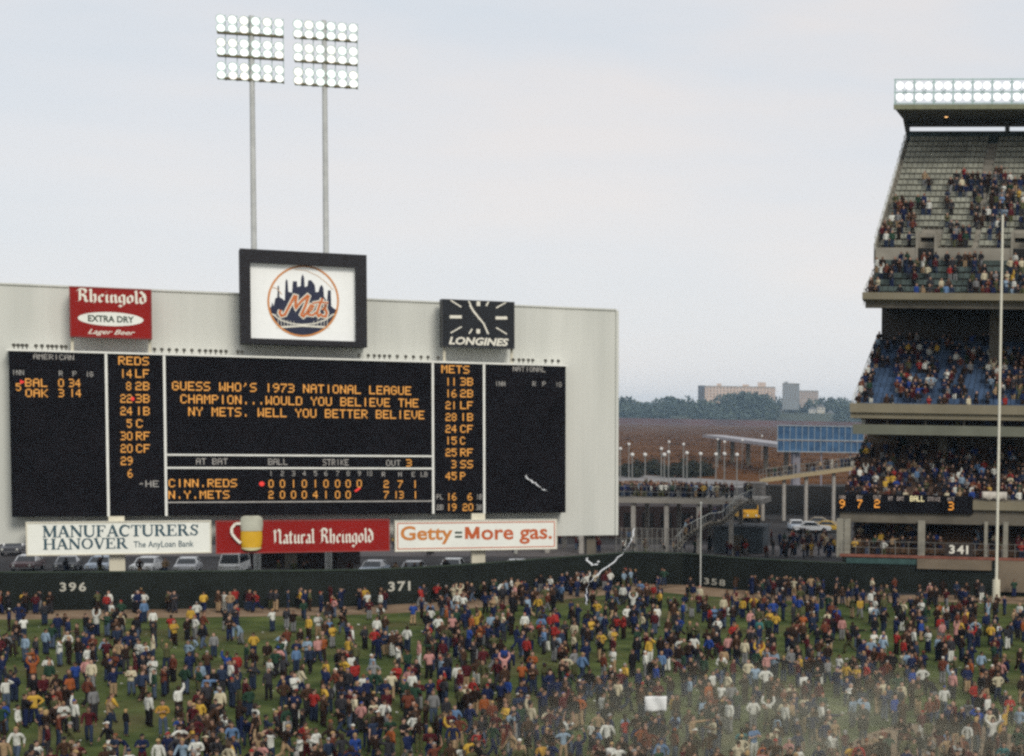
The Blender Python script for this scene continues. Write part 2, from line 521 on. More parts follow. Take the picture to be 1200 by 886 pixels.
# warning track: strip along the fence and along the stand
EDGE = [p.copy() for p in FENCE] + [Vector((-4, 145.2, 0)), Vector((2, 145.0, 0)), Vector((60, 138.5, 0))]
tv = []
for i, p in enumerate(EDGE):
    t = (EDGE[min(len(EDGE) - 1, i + 1)] - EDGE[max(0, i - 1)]).normalized()
    tv += [(p.x, p.y, 0.009), (p.x + t.y * 5.6, p.y - t.x * 5.6, 0.009)]
b = MB()
b.add(tv, [(2 * i, 2 * i + 1, 2 * i + 3, 2 * i + 2) for i in range(len(EDGE) - 1)])
tag(b.build('warning_track', dirt), kind='structure')
ip = [G(1010, 862), G(1050, 850), G(1100, 846), G(1150, 850), G(1195, 864), G(1240, 880), G(1300, 960), G(960, 960), G(985, 880)]
sheet('infield_dirt', ip, 0.008, dirt)
chalk_mat = mat('white chalk', (0.6, 0.58, 0.52), 0.95, 0.2)

sheet('meadow', [(-700, 420), (-60, 372), (40, 415), (160, 395), (1500, 420), (1500, 2560), (-1500, 2560), (-700, 1200)], 0.006, reeds)
mud = mat('dark wet meadow edge', (0.03, 0.024, 0.02), 0.9, 0.3, 0.05)
lane = mat('pale road surface', (0.2, 0.19, 0.185), 0.9, 0.15, 0.05)
sheet('far_road', [(-1500, 2500), (1400, 2500), (1400, 2522), (-1500, 2522)], 0.012, lane)
sheet('service_road', [G(600, 567), G(740, 556), G(860, 563), G(900, 566), G(900, 572), G(840, 571), G(740, 563), G(600, 574)], 0.010, lane)

# terrain: low ridge beyond the meadow
def hill_h(x, y):
    d = (y - 2574) / 207
    d = max(0.0, min(1.0, d))
    s = d * d * (3 - 2 * d)
    return s * (22 + 5 * math.sin(x * 0.0034 + 1.2) + 3.6 * math.sin(x * 0.0095)) + 0.8
b = MB()
xs = [-2500 + 100 * i for i in range(51)]
ys = [2565, 2592, 2664, 2754, 2862, 2970, 3096, 3240, 3400, 3600, 4200]
b.add([(x, y, -0.3 if y == 2565 else hill_h(x, y)) for y in ys for x in xs],
      [(j * 51 + i, j * 51 + i + 1, (j + 1) * 51 + i + 1, (j + 1) * 51 + i) for j in range(len(ys) - 1) for i in range(50)])
tag(b.build('hills', mat('hillside grass', (0.045, 0.05, 0.025), 0.95, 0.3, 0.02), smooth=True), kind='structure')
# far pale ridge
b = MB()
rx = [-3000 + 150 * i for i in range(41)]
b.add([(x, 4700, -1) for x in rx] + [(x, 5300, 38 + 14 * math.sin(x * 0.0021 + 4) + 6 * math.sin(x * 0.006)) for x in rx] + [(x, 5900, -1) for x in rx],
      [(j * 41 + i, j * 41 + i + 1, (j + 1) * 41 + i + 1, (j + 1) * 41 + i) for j in range(2) for i in range(40)])
tag(b.build('far_hills', mat('far hillside', (0.04, 0.05, 0.03), 0.95, 0.2, 0.01), smooth=True), kind='structure')
# embankment carrying the expressway along the meadow's far side
emb = MB()
emb.hexa([(-1800, 2524, -0.2), (1600, 2524, -0.2), (1600, 2562, -0.2), (-1800, 2562, -0.2), (-1800, 2536, 10.5), (1600, 2536, 7), (1600, 2556, 7), (-1800, 2556, 10.5)])
tag(emb.build('embankment', mat('reddish earth bank', (0.08, 0.032, 0.024), 0.95, 0.3, 0.02)), kind='structure')

# haze: even air round everything
hz = MB()
hz.box((-5200, -400, -1.5), (5200, 6100, 78))
hm = bpy.data.materials.new('pale air')
hm.use_nodes = True
n = hm.node_tree
n.nodes.clear()
ho = n.nodes.new('ShaderNodeOutputMaterial')
hv = n.nodes.new('ShaderNodeVolumePrincipled')
hv.inputs['Color'].default_value = (0.55, 0.78, 1.0, 1)
hv.inputs['Density'].default_value = 0.0001
hv.inputs['Anisotropy'].default_value = 0.0
n.links.new(hv.outputs[0], ho.inputs['Volume'])
tag(hz.build('haze', hm), kind='stuff')

# ================================================================== outfield fence
fence_green = mat('dark green fence paint', (0.0105, 0.0135, 0.011), 0.75, 0.25, 0.6, spec=0.15)
fence = thing('outfield_fence', 'long dark green outfield fence with white distance numbers', 'fence', FENCE[5])
FT = 2.75
fb = MB()
outer = []
for i, p in enumerate(FENCE):
    a = FENCE[max(0, i - 1)]; c = FENCE[min(len(FENCE) - 1, i + 1)]
    t = (c - a).normalized()
    outer.append(p + Vector((-t.y, t.x, 0)) * 0.18)
for i in range(len(FENCE) - 1):
    p, q, r_, s_ = FENCE[i], FENCE[i + 1], outer[i + 1], outer[i]
    z = Vector((0, 0, FT))
    fb.hexa([p, q, r_, s_, p + z, q + z, r_ + z, s_ + z])
fb.build('fence_panel', fence_green, fence)
rb = MB()
for i in range(len(FENCE) - 1):
    z = Vector((0, 0, FT + 0.06))
    rb.beam((FENCE[i] + outer[i]) / 2 + z, (FENCE[i + 1] + outer[i + 1]) / 2 + z, 0.26, 0.1)
rb.build('top_rail', mat('worn green rail', (0.03, 0.045, 0.03), 0.8, 0.2), fence)
def fence_plane(px):
    for i in range(len(FENCE_PX) - 1):
        if FENCE_PX[i][0] <= px <= FENCE_PX[i + 1][0]:
            return Plane(FENCE[i], FENCE[i + 1] - FENCE[i])
num_white = mat('white number paint', (0.42, 0.41, 0.35), 0.7, 0.1)
for txt, x0, x1, y0, y1 in (('396', 70, 101, 682.5, 693), ('371', 455, 481, 682, 692), ('358', 825, 850, 677, 687)):
    pl = fence_plane((x0 + x1) / 2)
    fl = Flat()
    w = 0
    for ch in txt:
        g = font_flat(ch, 0.025)
        lo, hi = g.bounds()
        g.v = [(x - lo[0], y - lo[1]) for x, y in g.v]
        fl.merge(g, w)
        w += hi[0] - lo[0] + 0.17
    a0, z1 = pl.S(x0, y0, 0.03); a1, z0 = pl.S(x1, y1, 0.03)
    fl.place('distance_number', pl, (a0, z0, a1, z1), 0.03, num_white, fence)

# ================================================================== scoreboard
P_L, P_R = D(12, 508, 131), D(663, 515, 149)
BD = Plane(P_L, P_R - P_L)
def rect(px0, py0, px1, py1, off=0.0, pl=BD):
    a0, z1 = pl.S(px0, py0, off)
    a1, z0 = pl.S(px1, py1, off)
    return a0, z0, a1, z1
bl = BD.S(12, 508)[0]; br = BD.S(663, 515)[0]
zt = (BD.S(12, 411.2)[1] + BD.S(663, 429.4)[1]) / 2
zb = (BD.S(16, 605)[1] + BD.S(660, 601.5)[1]) / 2
board = thing('scoreboard', 'huge black lamp scoreboard on a pale ribbed wall behind the outfield fence', 'scoreboard', BD.at((bl + br) / 2, 0))
clad_m = mat('pale cream green cladding', (0.53, 0.54, 0.495), 0.75, 0.06, 0.35, col2=(0.62, 0.625, 0.575), stretch=0.12)
# ribbed wall, standing behind the board face
cl, ct = BD.S(-62, 345, -1.6)[0], (BD.S(20, 336.5, -1.6)[1] + BD.S(726, 362, -1.6)[1]) / 2
cr, cbm = BD.S(722, 500, -1.6)[0], (BD.S(719, 630, -1.6)[1] + BD.S(2, 634, -1.6)[1]) / 2
w = MB()
w.pbox(BD, cl, cbm, cr, ct, -3.4, -1.75)
k = cl
while k < cr - 0.3:
    w.pbox(BD, k + 0.03, cbm + 0.02, k + 0.34, ct - 0.02, -1.76, -1.744)
    k += 0.46
w.pbox(BD, cl - 0.05, ct, cr + 0.05, ct + 0.14, -3.45, -1.62)
w.pbox(BD, cr - 0.02, cbm, cr + 0.22, ct, -3.42, -1.6)
w.build('cladding_wall', clad_m, board)
w = MB()
w.pbox(BD, bl, zb, br, zt, -1.74, -0.02)
cab = w.build('display_cabinet', black_paint, board)
# dull unlit lamp matrix: rows of tiny studs over the face
w = MB()
nr = 58
for r_ in range(nr):
    z = zb + 0.2 + (zt - zb - 0.4) * r_ / nr
    w.pbox(BD, bl + 0.2, z, br - 0.2, z + 0.07, -0.02, 0.012)
w.build('lamp_matrix', mat('unlit lamp rows', (0.013, 0.0105, 0.0125), 0.8, 0.6, 3.0, spec=0.03, detail=8), board)
w = MB()
w.pbox(BD, bl - 0.15, zt, br + 0.15, zt + 0.15, -1.7, 0.14)
w.build('top_ledge', white_paint, board)
w = MB()
for px, py in ((125.7, 508), (193.6, 508), (507.3, 510), (567.2, 512)):
    a = BD.S(px, py)[0]
    hgt = 0.1
    w.pbox(BD, a - 0.09, zb - 0.0, a + 0.09, zt - 0.004, 0.012, 0.1)
w.build('divider_bar', white_paint, board)
a1_, a2_ = BD.S(193.6, 508)[0] + 0.095, BD.S(507.3, 510)[0] - 0.095
for ya, yb, t in ((532.5, 535, 0.07), (547.7, 549.5, 0.07), (587.5, 588.3, 0.04)):
    z = (BD.S(194, ya)[1] + BD.S(507, yb)[1]) / 2
    w = MB()
    w.pbox(BD, a1_, z - t, a2_, z + t, 0.012, 0.09)
    w.build('score_rule', white_paint if t > 0.05 else dim_letter, board)
for px in (137.0, 560.5):
    a, _ = BD.S(px, 640)
    zg = 0.0
    w = MB()
    w.pbox(BD, a - 0.56, zg, a + 0.56, zb - 0.002, -0.7, 0.094)
    w.build('support_pillar', cream_paint, board)
for px in (-40, 700):
    a, _ = BD.S(px, 600)
    w = MB()
    w.pbox(BD, a - 0.4, 0, a + 0.4, cbm, -3.2, -2.4)
    w.build('support_pillar', concrete_dark, board)
# spotlights along the ledge
spot_px = [16 + 5.0 * i for i in range(4)] + [42, 49, 56, 61, 66, 72, 77] + [181 + 8.7 * i for i in range(5)] + [225, 234, 241, 247, 253, 259, 265, 279, 284] + [421, 432, 439, 445, 451, 457, 466, 476, 485, 494, 502, 514] + [602, 609, 614, 620, 625, 640, 648, 655]
for px in spot_px:
    a = BD.S(px, 411 + (px - 12) * .0292, 0.3)[0]
    w = MB()
    w.tube(BD.at(a, zt + 0.15, -.1), BD.at(a, zt + 0.42, -.1), 0.04, 0.04, 6)
    w.tube(BD.at(a, zt + 0.44, 0.06), BD.at(a, zt + 0.5, -0.3), 0.15, 0.09, 8)
    w.build('spotlight', mat('dark lamp housing', (0.09, 0.085, 0.07), 0.6, 0.2), board)

O = 0.035
def amb(t, x0, x1, y, h=10.6, y1=None, m_=amber): return dot_text(t, BD, x0, x1, y, h * 0.93, O, m_, board, 'lettering', y1)
def dim(t, x0, x1, y, h=6.3, y1=None): return dot_text(t, BD, x0, x1, y, h, O, dim_letter, board, 'painted_heading', y1)
amb("GUESS WHO'S 1973 NATIONAL LEAGUE", 201.7, 481.8, 452, 11.2, 458)
amb("CHAMPION...WOULD YOU BELIEVE THE", 211.4, 490.4, 467.6, 11.2, 472.2)
amb("NY METS. WELL YOU BETTER BELIEVE", 220.7, 497.3, 481.8, 11.2, 486.6)
amb('REDS', 138.7, 174.4, 422.9, 10.6)
for i, (n_, p_) in enumerate((('14', 'LF'), ('8', '2B'), ('22', '3B'), ('24', '1B'), ('5', 'C'), ('30', 'RF'), ('20', 'CF'), ('29', ''), ('6', ''))):
    y = 437.8 + i * 14.62
    if len(n_) == 2: amb(n_, 140.9 + i * .1, 154.6 + i * .1, y)
    else: amb(n_, 147.6 + i * .25, 153.4 + i * .25, y)
    if len(p_) == 2: amb(p_, 158.6 + i * .15, 174.8 + i * .15, y)
    elif p_: amb(p_, 159.5, 167.2, y)
dim('-HE', 162, 186, 567, 7.5)
amb('METS', 517.3, 550, 432.8, 10)
for i, (n_, p_) in enumerate((('11', '3B'), ('16', '2B'), ('21', 'LF'), ('28', '1B'), ('24', 'CF'), ('15', 'C'), ('25', 'RF'), ('3', 'SS'), ('45', 'P'))):
    y = 447.3 + i * 13.82
    if len(n_) == 2: amb(n_, 522.2, 535, y, 9.8)
    else: amb(n_, 529, 534.6, y, 9.8)
    if len(p_) == 2: amb(p_, 539.4, 554.2, y, 9.8)
    else: amb(p_, 539.2, 545.2, y, 9.8)
for n1, n2, l1, l2, y in (('16', '6', 'PL', '1B', 582.2), ('19', '20', '2B', '3B', 594.4)):
    amb(n1, 523.5, 534.8, y, 9.2)
    if len(n2) == 1: amb(n2, 548, 553.4, y, 9.2)
    else: amb(n2, 542.2, 554.4, y, 9.2)
    dim(l1, 511.5, 519.5, y, 6)
    dim(l2, 558, 565, y, 6)
dim('AMERICAN', 39, 86.7, 417.8, 6.2, 419)
dim('INN', 14, 28, 436.5, 6)
dim('R', 69, 73.6, 437.6, 6); dim('P', 85, 89.8, 438, 6); dim('IG', 100.5, 109, 438.6, 6)
amb('BAL', 29.4, 55.4, 448.5, 10.2); amb('0', 68.3, 74.8, 448.7, 10.2); amb('34', 80.8, 94.3, 448.9, 10.2)
amb('OAK', 29.8, 56, 460.6, 10.2); amb('3', 68.5, 75, 460.6, 10.2); amb('14', 81.5, 95, 460.6, 10.2)
amb('5', 18.6, 24.6, 453.6, 9.6)
dim('NATIONAL', 601, 639.3, 432, 6, 433.2)
dim('INN', 580.2, 592, 449.6, 5.6)
dim('R', 624, 628.2, 449.8, 5.6); dim('P', 635.6, 639.6, 450, 5.6); dim('IG', 651, 658, 450.6, 5.6)
dim('AT BAT', 229.8, 266.7, 540.6, 7.4, 540.9)
dim('BALL', 314.3, 337, 541.2, 7.4); dim('STRIKE', 378.3, 408.6, 541.8, 7.4)
dim('OUT', 452.5, 469.4, 542.6, 7); amb('3', 476, 482.4, 542.6, 9.4)
cols = [317.6, 331, 344, 356.6, 369.6, 382, 395.6, 408, 421, 432.8]
for i, c in enumerate(cols):
    t = str(i + 1)
    dim(t, c - (1.9 if len(t) == 1 else 3.4), c + (1.9 if len(t) == 1 else 3.4), 554.8, 6)
for t, c in (('R', 449.5), ('H', 468.8), ('E', 484.4), ('LB', 497)):
    dim(t, c - 2 * len(t), c + 2 * len(t), 555.8, 5.6)
amb('CINN.REDS', 197.6, 277.6, 566, 10.2, 566.3)
for c, t in zip(cols, '001010000'): amb(t, c - 2.9, c + 2.9, 566.8, 9.8)
amb('N.Y.METS', 197.3, 268.8, 579.7, 10.2)
for c, t in zip(cols, '20004100'): amb(t, c - 2.9, c + 2.9, 579.7, 9.8)
amb('2', 449.6, 455.6, 567.3, 9.4); amb('7', 466, 472, 567.4, 9.4); amb('1', 483.4, 489.4, 567.4, 9.4)
amb('7', 449.6, 455.6, 579.8, 9.4); amb('13', 461.6, 473, 579.9, 9.4); amb('1', 483.8, 489.8, 580, 9.4)
fl = Flat()
for cx, cy, rr in ((306.8, 567, 3.0), (155.6, 467.4, 2.4)):
    pass
def red_spot(cx, cy, rr, n=10, sx=1.0):
    f_ = Flat()
    f_.poly([(math.cos(2 * math.pi * i / n), math.sin(2 * math.pi * i / n)) for i in range(n)])
    a0, z0, a1, z1 = rect(cx - rr * sx, cy - rr, cx + rr * sx, cy + rr, O + .004)
    f_.place('red_indicator', BD, (a0, z0, a1, z1), O + .004, red_lamp, board)
red_spot(306.8, 567, 2.7, 10, 1.2); red_spot(155.4, 467.4, 2.3); red_spot(26.6, 447.6, 2.6, 3, 1.2)
f_ = Flat(); f_.ribbon([(0, 0), (1, 1)], 0.5)
f_.place('red_indicator', BD, rect(415, 571, 423, 576.6, O), O + .004, red_lamp, board)

# ---------------------------------------------------------------- signs fixed to the scoreboard
def sign_box(name, label, cat, px, off0, off1, body, pl=BD):
    """px = (x0, y0, x1, y1) of the front face at offset off1"""
    a0, z0, a1, z1 = rect(*px, off1, pl)
    t = thing(name, label, cat, pl.at((a0 + a1) / 2, z0, (off0 + off1) / 2))
    b = MB(); b.pbox(pl, a0, z0, a1, z1, off0, off1)
    b.build('sign_body', body, t)
    return t, (a0, z0, a1, z1)
def fit(fl, name, px, off, material, parent, pl=BD, step=0.0015):
    a0, z0, a1, z1 = rect(*px, off, pl)
    return fl.place(name, pl, (a0, z0, a1, z1), off, material, parent, step=step)
def rim(parent, box, off, wd, depth, material, inset=0.0, name='sign_rim', pl=BD):
    a0, z0, a1, z1 = box
    a0 += inset; z0 += inset; a1 -= inset; z1 -= inset
    b = MB()
    b.pbox(pl, a0, z0, a1, z0 + wd, off, off + depth); b.pbox(pl, a0, z1 - wd, a1, z1, off, off + depth)
    b.pbox(pl, a0, z0 + wd, a0 + wd, z1 - wd, off, off + depth); b.pbox(pl, a1 - wd, z0 + wd, a1, z1 - wd, off, off + depth)
    return b.build(name, material, parent)

sign_red = mat('red sign enamel', (0.26, 0.012, 0.009), 0.6, 0.08, 0.5, spec=0.1)
sign_white = mat('white sign enamel', (0.78, 0.79, 0.72), 0.5, 0.04, 0.5)
letter_white = mat('white lettering', (0.75, 0.72, 0.62), 0.6, 0.04)
letter_teal = mat('dark teal lettering', (0.028, 0.075, 0.1), 0.6, 0.1)
letter_dark = mat('dark green lettering', (0.03, 0.05, 0.035), 0.6, 0.1)
letter_orange = mat('golden orange lettering', (0.56, 0.2, 0.035), 0.6, 0.06)
letter_rust = mat('orange red lettering', (0.5, 0.1, 0.022), 0.6, 0.06)

# bank billboard
t, bx = sign_box('billboard', 'long white bank billboard with dark teal serif letters under the scoreboard', 'billboard', (30, 612, 248, 648), 0.1, 0.75, sign_white)
rim(t, bx, 0.75, 0.09, 0.06, cream_paint)
fit(serif_flat('MANUFACTURERS'), 'lettering', (49.8, 615.6, 232.5, 628.2), 0.76, letter_teal, t)
fit(serif_flat('HANOVER'), 'lettering', (50.3, 631, 150.2, 643.2), 0.76, letter_teal, t)
fit(font_flat('The AnyLoan Bank', 0.012), 'lettering', (156.5, 634.3, 227, 643), 0.76, letter_teal, t)
# beer billboard with mug
t, bx = sign_box('billboard', 'long red beer billboard with white blackletter words and a relief mug', 'billboard', (252.6, 610.6, 456.8, 645.6), 0.1, 0.75, sign_red)
rim(t, bx, 0.75, 0.07, 0.05, mat('dull red rim', (0.3, 0.06, 0.05), 0.6, 0.1))
nat = gothic_flat('Natural Rheingold')
fit(nat, 'lettering', (319, 619.2, 437.5, 641), 0.76, letter_white, t)
mug_y = mat('yellow beer paint', (0.62, 0.36, 0.018), 0.5, 0.1, 0.8)
foam_m = mat('pale foam paint', (0.46, 0.46, 0.37), 0.8, 0.1, 1.5)
def half_lathe(px_prof, cpx, off, material, parent, name, n=14, depth=0.45):
    """px_prof = [(half width px, py)] from top to bottom, bulging out of the sign"""
    b = MB(); vs = []
    for hw, py in px_prof:
        a0, z = BD.S(cpx - hw, py, off); a1, _ = BD.S(cpx + hw, py, off)
        for i in range(n + 1):
            th = math.pi * i / n
            vs.append(BD.at((a0 + a1) / 2 - (a1 - a0) / 2 * math.cos(th), z, off + depth * math.sin(th)))
    m_ = len(px_prof)
    fs = [(j * (n + 1) + i, (j + 1) * (n + 1) + i, (j + 1) * (n + 1) + i + 1, j * (n + 1) + i + 1) for j in range(m_ - 1) for i in range(n)]
    fs += [tuple(range(n + 1)), tuple(range((m_ - 1) * (n + 1), m_ * (n + 1)))]
    fs.append(tuple([j * (n + 1) for j in range(m_)] + [j * (n + 1) + n for j in reversed(range(m_))]))
    b.add(vs, fs)
    return b.build(name, material, parent)
half_lathe([(12.6, 622.2), (12.9, 630), (12.4, 638), (11.4, 641.5)], 294.6, 0.78, mug_y, t, 'mug_body')
half_lathe([(8, 604.4), (12, 606), (13.4, 609), (13.6, 615), (12.8, 622.1)], 294.8, 0.77, foam_m, t, 'foam', depth=0.5)
half_lathe([(12, 641.6), (11.6, 643.4), (9, 645)], 294.6, 0.77, mat('pale yellow glass base', (0.6, 0.55, 0.3), 0.4, 0.1), t, 'mug_base')
hp = [(282, 613.5), (276, 613.6), (271.4, 619), (271.6, 625), (276, 631), (282, 636.5)]
w = MB()
pp = [BD.at(*BD.S(x, y, 0.95), 0.95) for x, y in hp]
for p_, q_ in zip(pp[:-1], pp[1:]): w.beam(p_, q_, 0.11, 0.2)
w.build('mug_handle', letter_white, t)
# gasoline billboard
t, bx = sign_box('billboard', 'long white gasoline billboard with orange border and orange letters', 'billboard', (462.5, 610.2, 652.8, 643.4), 0.1, 0.75, sign_white)
rim(t, bx, 0.752, 0.075, 0.02, letter_rust, 0.19, 'border_line')
rim(t, bx, 0.75, 0.07, 0.05, cream_paint)
fit(font_flat('Getty', 0.026), 'lettering', (469.2, 616.6, 530.6, 637.6), 0.76, letter_orange, t)
f_ = Flat(); f_.poly([(0, 0), (1, 0), (1, .33), (0, .33)]); f_.poly([(0, .67), (1, .67), (1, 1), (0, 1)])
fit(f_, 'equals_mark', (533, 623, 541.6, 630.2), 0.76, letter_dark, t)
f_ = Flat()
for q_, w_ in (([(.11, 0), (.11, 1)], .22), ([(.89, 0), (.89, 1)], .22), ([(.13, 1), (.5, .02)], .24), ([(.87, 1), (.5, .02)], .24)): f_.ribbon(q_, w_)
fit(f_, 'lettering', (544.8, 617, 562, 631.8), 0.76, letter_rust, t)
fit(font_flat('ore gas.', 0.022), 'lettering', (564, 620.6, 647, 637), 0.76, letter_rust, t)

# beer sign above
t, bx = sign_box('beer_sign', 'red beer sign with white oval standing on the scoreboard ledge', 'sign', (81, 335.4, 178.2, 397.6), -0.75, 0.55, sign_red)
rim(t, bx, 0.55, 0.1, 0.03, mat('darker red rim', (0.22, 0.02, 0.018), 0.5, 0.1))
fit(gothic_flat('Rheingold', 0.3), 'lettering', (88.4, 336.8, 171.6, 361.4), 0.56, letter_white, t)
f_ = Flat(); f_.poly([(math.cos(2 * math.pi * i / 48), math.sin(2 * math.pi * i / 48)) for i in range(48)])
fit(f_, 'oval_panel', (91, 364.4, 168.2, 383.4), 0.562, sign_white, t)
fit(font_flat('EXTRA DRY', 0.03), 'lettering', (103, 369, 157, 378.6), 0.575, letter_dark, t)
fit(font_flat('Lager Beer', 0.012, 0.45), 'lettering', (103, 385.4, 158.5, 394.6), 0.56, letter_white, t)
for px in (84.6, 175.5):
    a = BD.S(px, 400, -0.1)[0]
    w = MB(); w.pbox(BD, a - .1, zt + .15, a + .1, bx[1] + .02, -0.2, 0.0); w.build('sign_post', cream_paint, t)

# clock
t, bx = sign_box('clock', 'square black clock with white bar marks on the scoreboard top', 'clock', (517.6, 350.2, 603, 409), -0.75, 0.55, sign_black)
rim(t, bx, 0.55, 0.06, 0.04, mat('dark metal rim', (0.05, 0.05, 0.05), 0.5, 0.1))
def px_ribbons(name, lines, off, material, parent, scale, ox, oy, slope=0.0):
    """lines in crop coordinates -> plane"""
    b = MB()
    fl = Flat()
    for pts, wd in lines:
        q = []
        for x, y in pts:
            a, z = BD.S(ox + x / scale, oy + y / scale, off)
            q.append((a, z))
        sc = BD.S(ox + 1, oy, off)[0] - BD.S(ox, oy, off)[0]
        fl.ribbon(q, wd / scale * sc)
    vs = [BD.at(x, z, off + h * 0.0015) for (x, z), h in zip(fl.v, fl.h)]
    me = bpy.data.meshes.new(name); me.from_pydata([tuple(v) for v in vs], [], fl.f); me.materials.append(material)
    o = bpy.data.objects.new(name, me); COL.objects.link(o); attach(o, parent)
    return o
K = 4.615
px_ribbons('hour_mark', [([(222, 147), (280, 184)], 7), ([(468, 189), (524, 157)], 7), ([(222, 324), (282, 290)], 7), ([(468, 295), (526, 330)], 7),
                         ([(217, 237), (282, 237)], 17), ([(465, 243), (528, 243)], 17), ([(372, 150), (372, 178)], 20), ([(371, 303), (371, 327)], 20),
                         ([(428, 152), (414, 178)], 9), ([(318, 148), (330, 172)], 8), ([(322, 328), (338, 302)], 8), ([(428, 330), (414, 306)], 7)], 0.56, letter_white, t, K, 480, 320)
px_ribbons('minute_hand', [([(326, 172), (345, 205), (372, 240), (378, 250)], 11)], 0.60, letter_white, t, K, 480, 320)
px_ribbons('hour_hand', [([(362, 226), (402, 275), (424, 328)], 9)], 0.63, letter_white, t, K, 480, 320)
fit(font_flat('LONGINES', 0.035, 0.22), 'lettering', (526, 394.4, 596, 405.8), 0.56, letter_white, t)
for px in (520.5, 599.5):
    a = BD.S(px, 410, -0.1)[0]
    w = MB(); w.pbox(BD, a - .1, zt + .15, a + .1, bx[1] + .02, -0.2, 0.0); w.build('sign_post', cream_paint, t)

# team emblem sign: deep black box, face set back
a0, z0, a1, z1 = rect(281, 291, 430.4, 407, 1.0)
t = thing('team_sign', 'deep black framed white sign with round orange and blue skyline emblem', 'sign', BD.at((a0 + a1) / 2, z0, 0))
fa0, fz0, fa1, fz1 = rect(293, 308, 416.6, 400.4, 0.5)
frame_black = mat('black sign frame', (0.016, 0.0145, 0.017), 0.6, 0.2, spec=0.2)
w = MB()
w.pbox(BD, a0, z0, fa0, z1, -1.68, 1.0); w.pbox(BD, fa1, z0, a1, z1, -1.68, 1.0)
w.pbox(BD, fa0, fz1, fa1, z1, -1.68, 1.0); w.pbox(BD, fa0, z0, fa1, fz0, -1.68, 1.0)
w.pbox(BD, fa0, fz0, fa1, fz1, -1.68, -0.6)
w.build('sign_frame', frame_black, t)
w = MB(); w.pbox(BD, fa0, fz0, fa1, fz1, -0.598, 0.45)
w.build('sign_face', mat('white acrylic with faint emission', (0.78, 0.79, 0.77), 0.4, 0.02, emit=(1, 1, 0.97), strength=0.1), t)  # face material gives off a faint even emission
EO = 0.47
def emblem(name, polys, off, material, ribbons=()):
    k = 8.858
    fl = Flat()
    for pts in polys:
        fl.poly([BD.S(300 + x / k, 300 + y / k, EO) for x, y in pts])
    sc = (BD.S(356, 350, EO)[0] - BD.S(355, 350, EO)[0]) / k
    for pts, wd in ribbons:
        fl.ribbon([BD.S(300 + x / k, 300 + y / k, EO) for x, y in pts], [q * sc for q in wd] if isinstance(wd, (list, tuple)) else wd * sc)
    me = bpy.data.meshes.new(name)
    me.from_pydata([tuple(BD.at(x, z, off + h * 0.002)) for (x, z), h in zip(fl.v, fl.h)], [], fl.f)
    me.materials.append(material)
    bm = bmesh.new(); bm.from_mesh(me); bmesh.ops.triangulate(bm, faces=[f for f in bm.faces if len(f.verts) > 4]); bm.to_mesh(me); bm.free()
    o = bpy.data.objects.new(name, me); COL.objects.link(o); attach(o, t)
    return o
emb_blue = mat('deep blue emblem paint', (0.012, 0.016, 0.045), 0.5, 0.1)
emb_orange = mat('orange emblem paint', (0.56, 0.15, 0.035), 0.5, 0.08)
emb_rim = mat('amber ring paint', (0.6, 0.24, 0.06), 0.5, 0.08)
def circ(cx, cy, r_, a0, a1, n): return [(cx + r_ * math.cos(R(a0 + (a1 - a0) * i / n)), cy + r_ * math.sin(R(a0 + (a1 - a0) * i / n))) for i in range(n + 1)]
cx, cy, rr = 490, 468, 360
emblem('skyline', [[(138, 545), (158, 525), (168, 480), (184, 520), (200, 440), (222, 428), (226, 310), (238, 310), (244, 428), (270, 440), (298, 465), (306, 262), (318, 238), (328, 262), (336, 372), (374, 380), (382, 262), (424, 262), (430, 322), (464, 312), (470, 222), (485, 186), (500, 226), (506, 322), (534, 312), (542, 252), (574, 252), (610, 300), (620, 376), (648, 372), (662, 320), (682, 298), (700, 330), (706, 420), (738, 470), (746, 356), (776, 356), (782, 520), (808, 545), (838, 560), (836, 600), (520, 640), (150, 600)]], EO, emb_blue)
ch = circ(cx, cy, 354, 24, 156, 24)
emblem('river_panel', [ch], EO + .003, emb_blue)
emblem('bridge', [], EO + .012, letter_white, [([(210, 742), (490, 724), (765, 742)], 20), ([(168, 600), (260, 668), (380, 704), (490, 712), (610, 702), (720, 664), (812, 600)], 13)]
       + [([(x, 640 + (x < 490) * (x - 200) * .2 + (x > 490) * (780 - x) * .2), (x, 728)], 5) for x in (230, 262, 294, 326, 360, 395, 600, 640, 676, 708, 740)])
emblem('ring', [], EO + .02, emb_rim, [(circ(cx, cy, 362, 0, 360, 72), 20)])
SCR = [([(255, 560), (245, 590), (262, 622), (300, 610), (335, 540), (400, 415), (418, 420), (408, 520), (415, 540), (470, 470), (535, 412), (545, 420), (512, 520), (470, 610), (490, 628), (520, 600), (545, 560)], 26),
       ([(520, 592), (575, 560), (595, 520), (570, 510), (540, 560), (548, 610), (590, 615), (630, 580)], 22),
       ([(690, 440), (655, 520), (632, 600), (650, 625), (680, 600)], 25), ([(585, 492), (660, 478), (750, 488)], 17),
       ([(690, 560), (725, 500), (715, 540), (735, 590), (722, 630), (680, 622)], 24)]
emblem('script_outline', [], EO + .03, letter_white, [(p_, w_ + 24) for p_, w_ in SCR])
emblem('script', [], EO + .05, emb_orange, SCR)
emblem('seam_stitches', [], EO + .02, mat('faded orange stitches', (0.6, 0.4, 0.25), .6), [([(400, 140), (520, 150), (640, 205), (730, 275), (800, 350)], 6), ([(150, 320), (215, 335), (270, 400)], 8)])

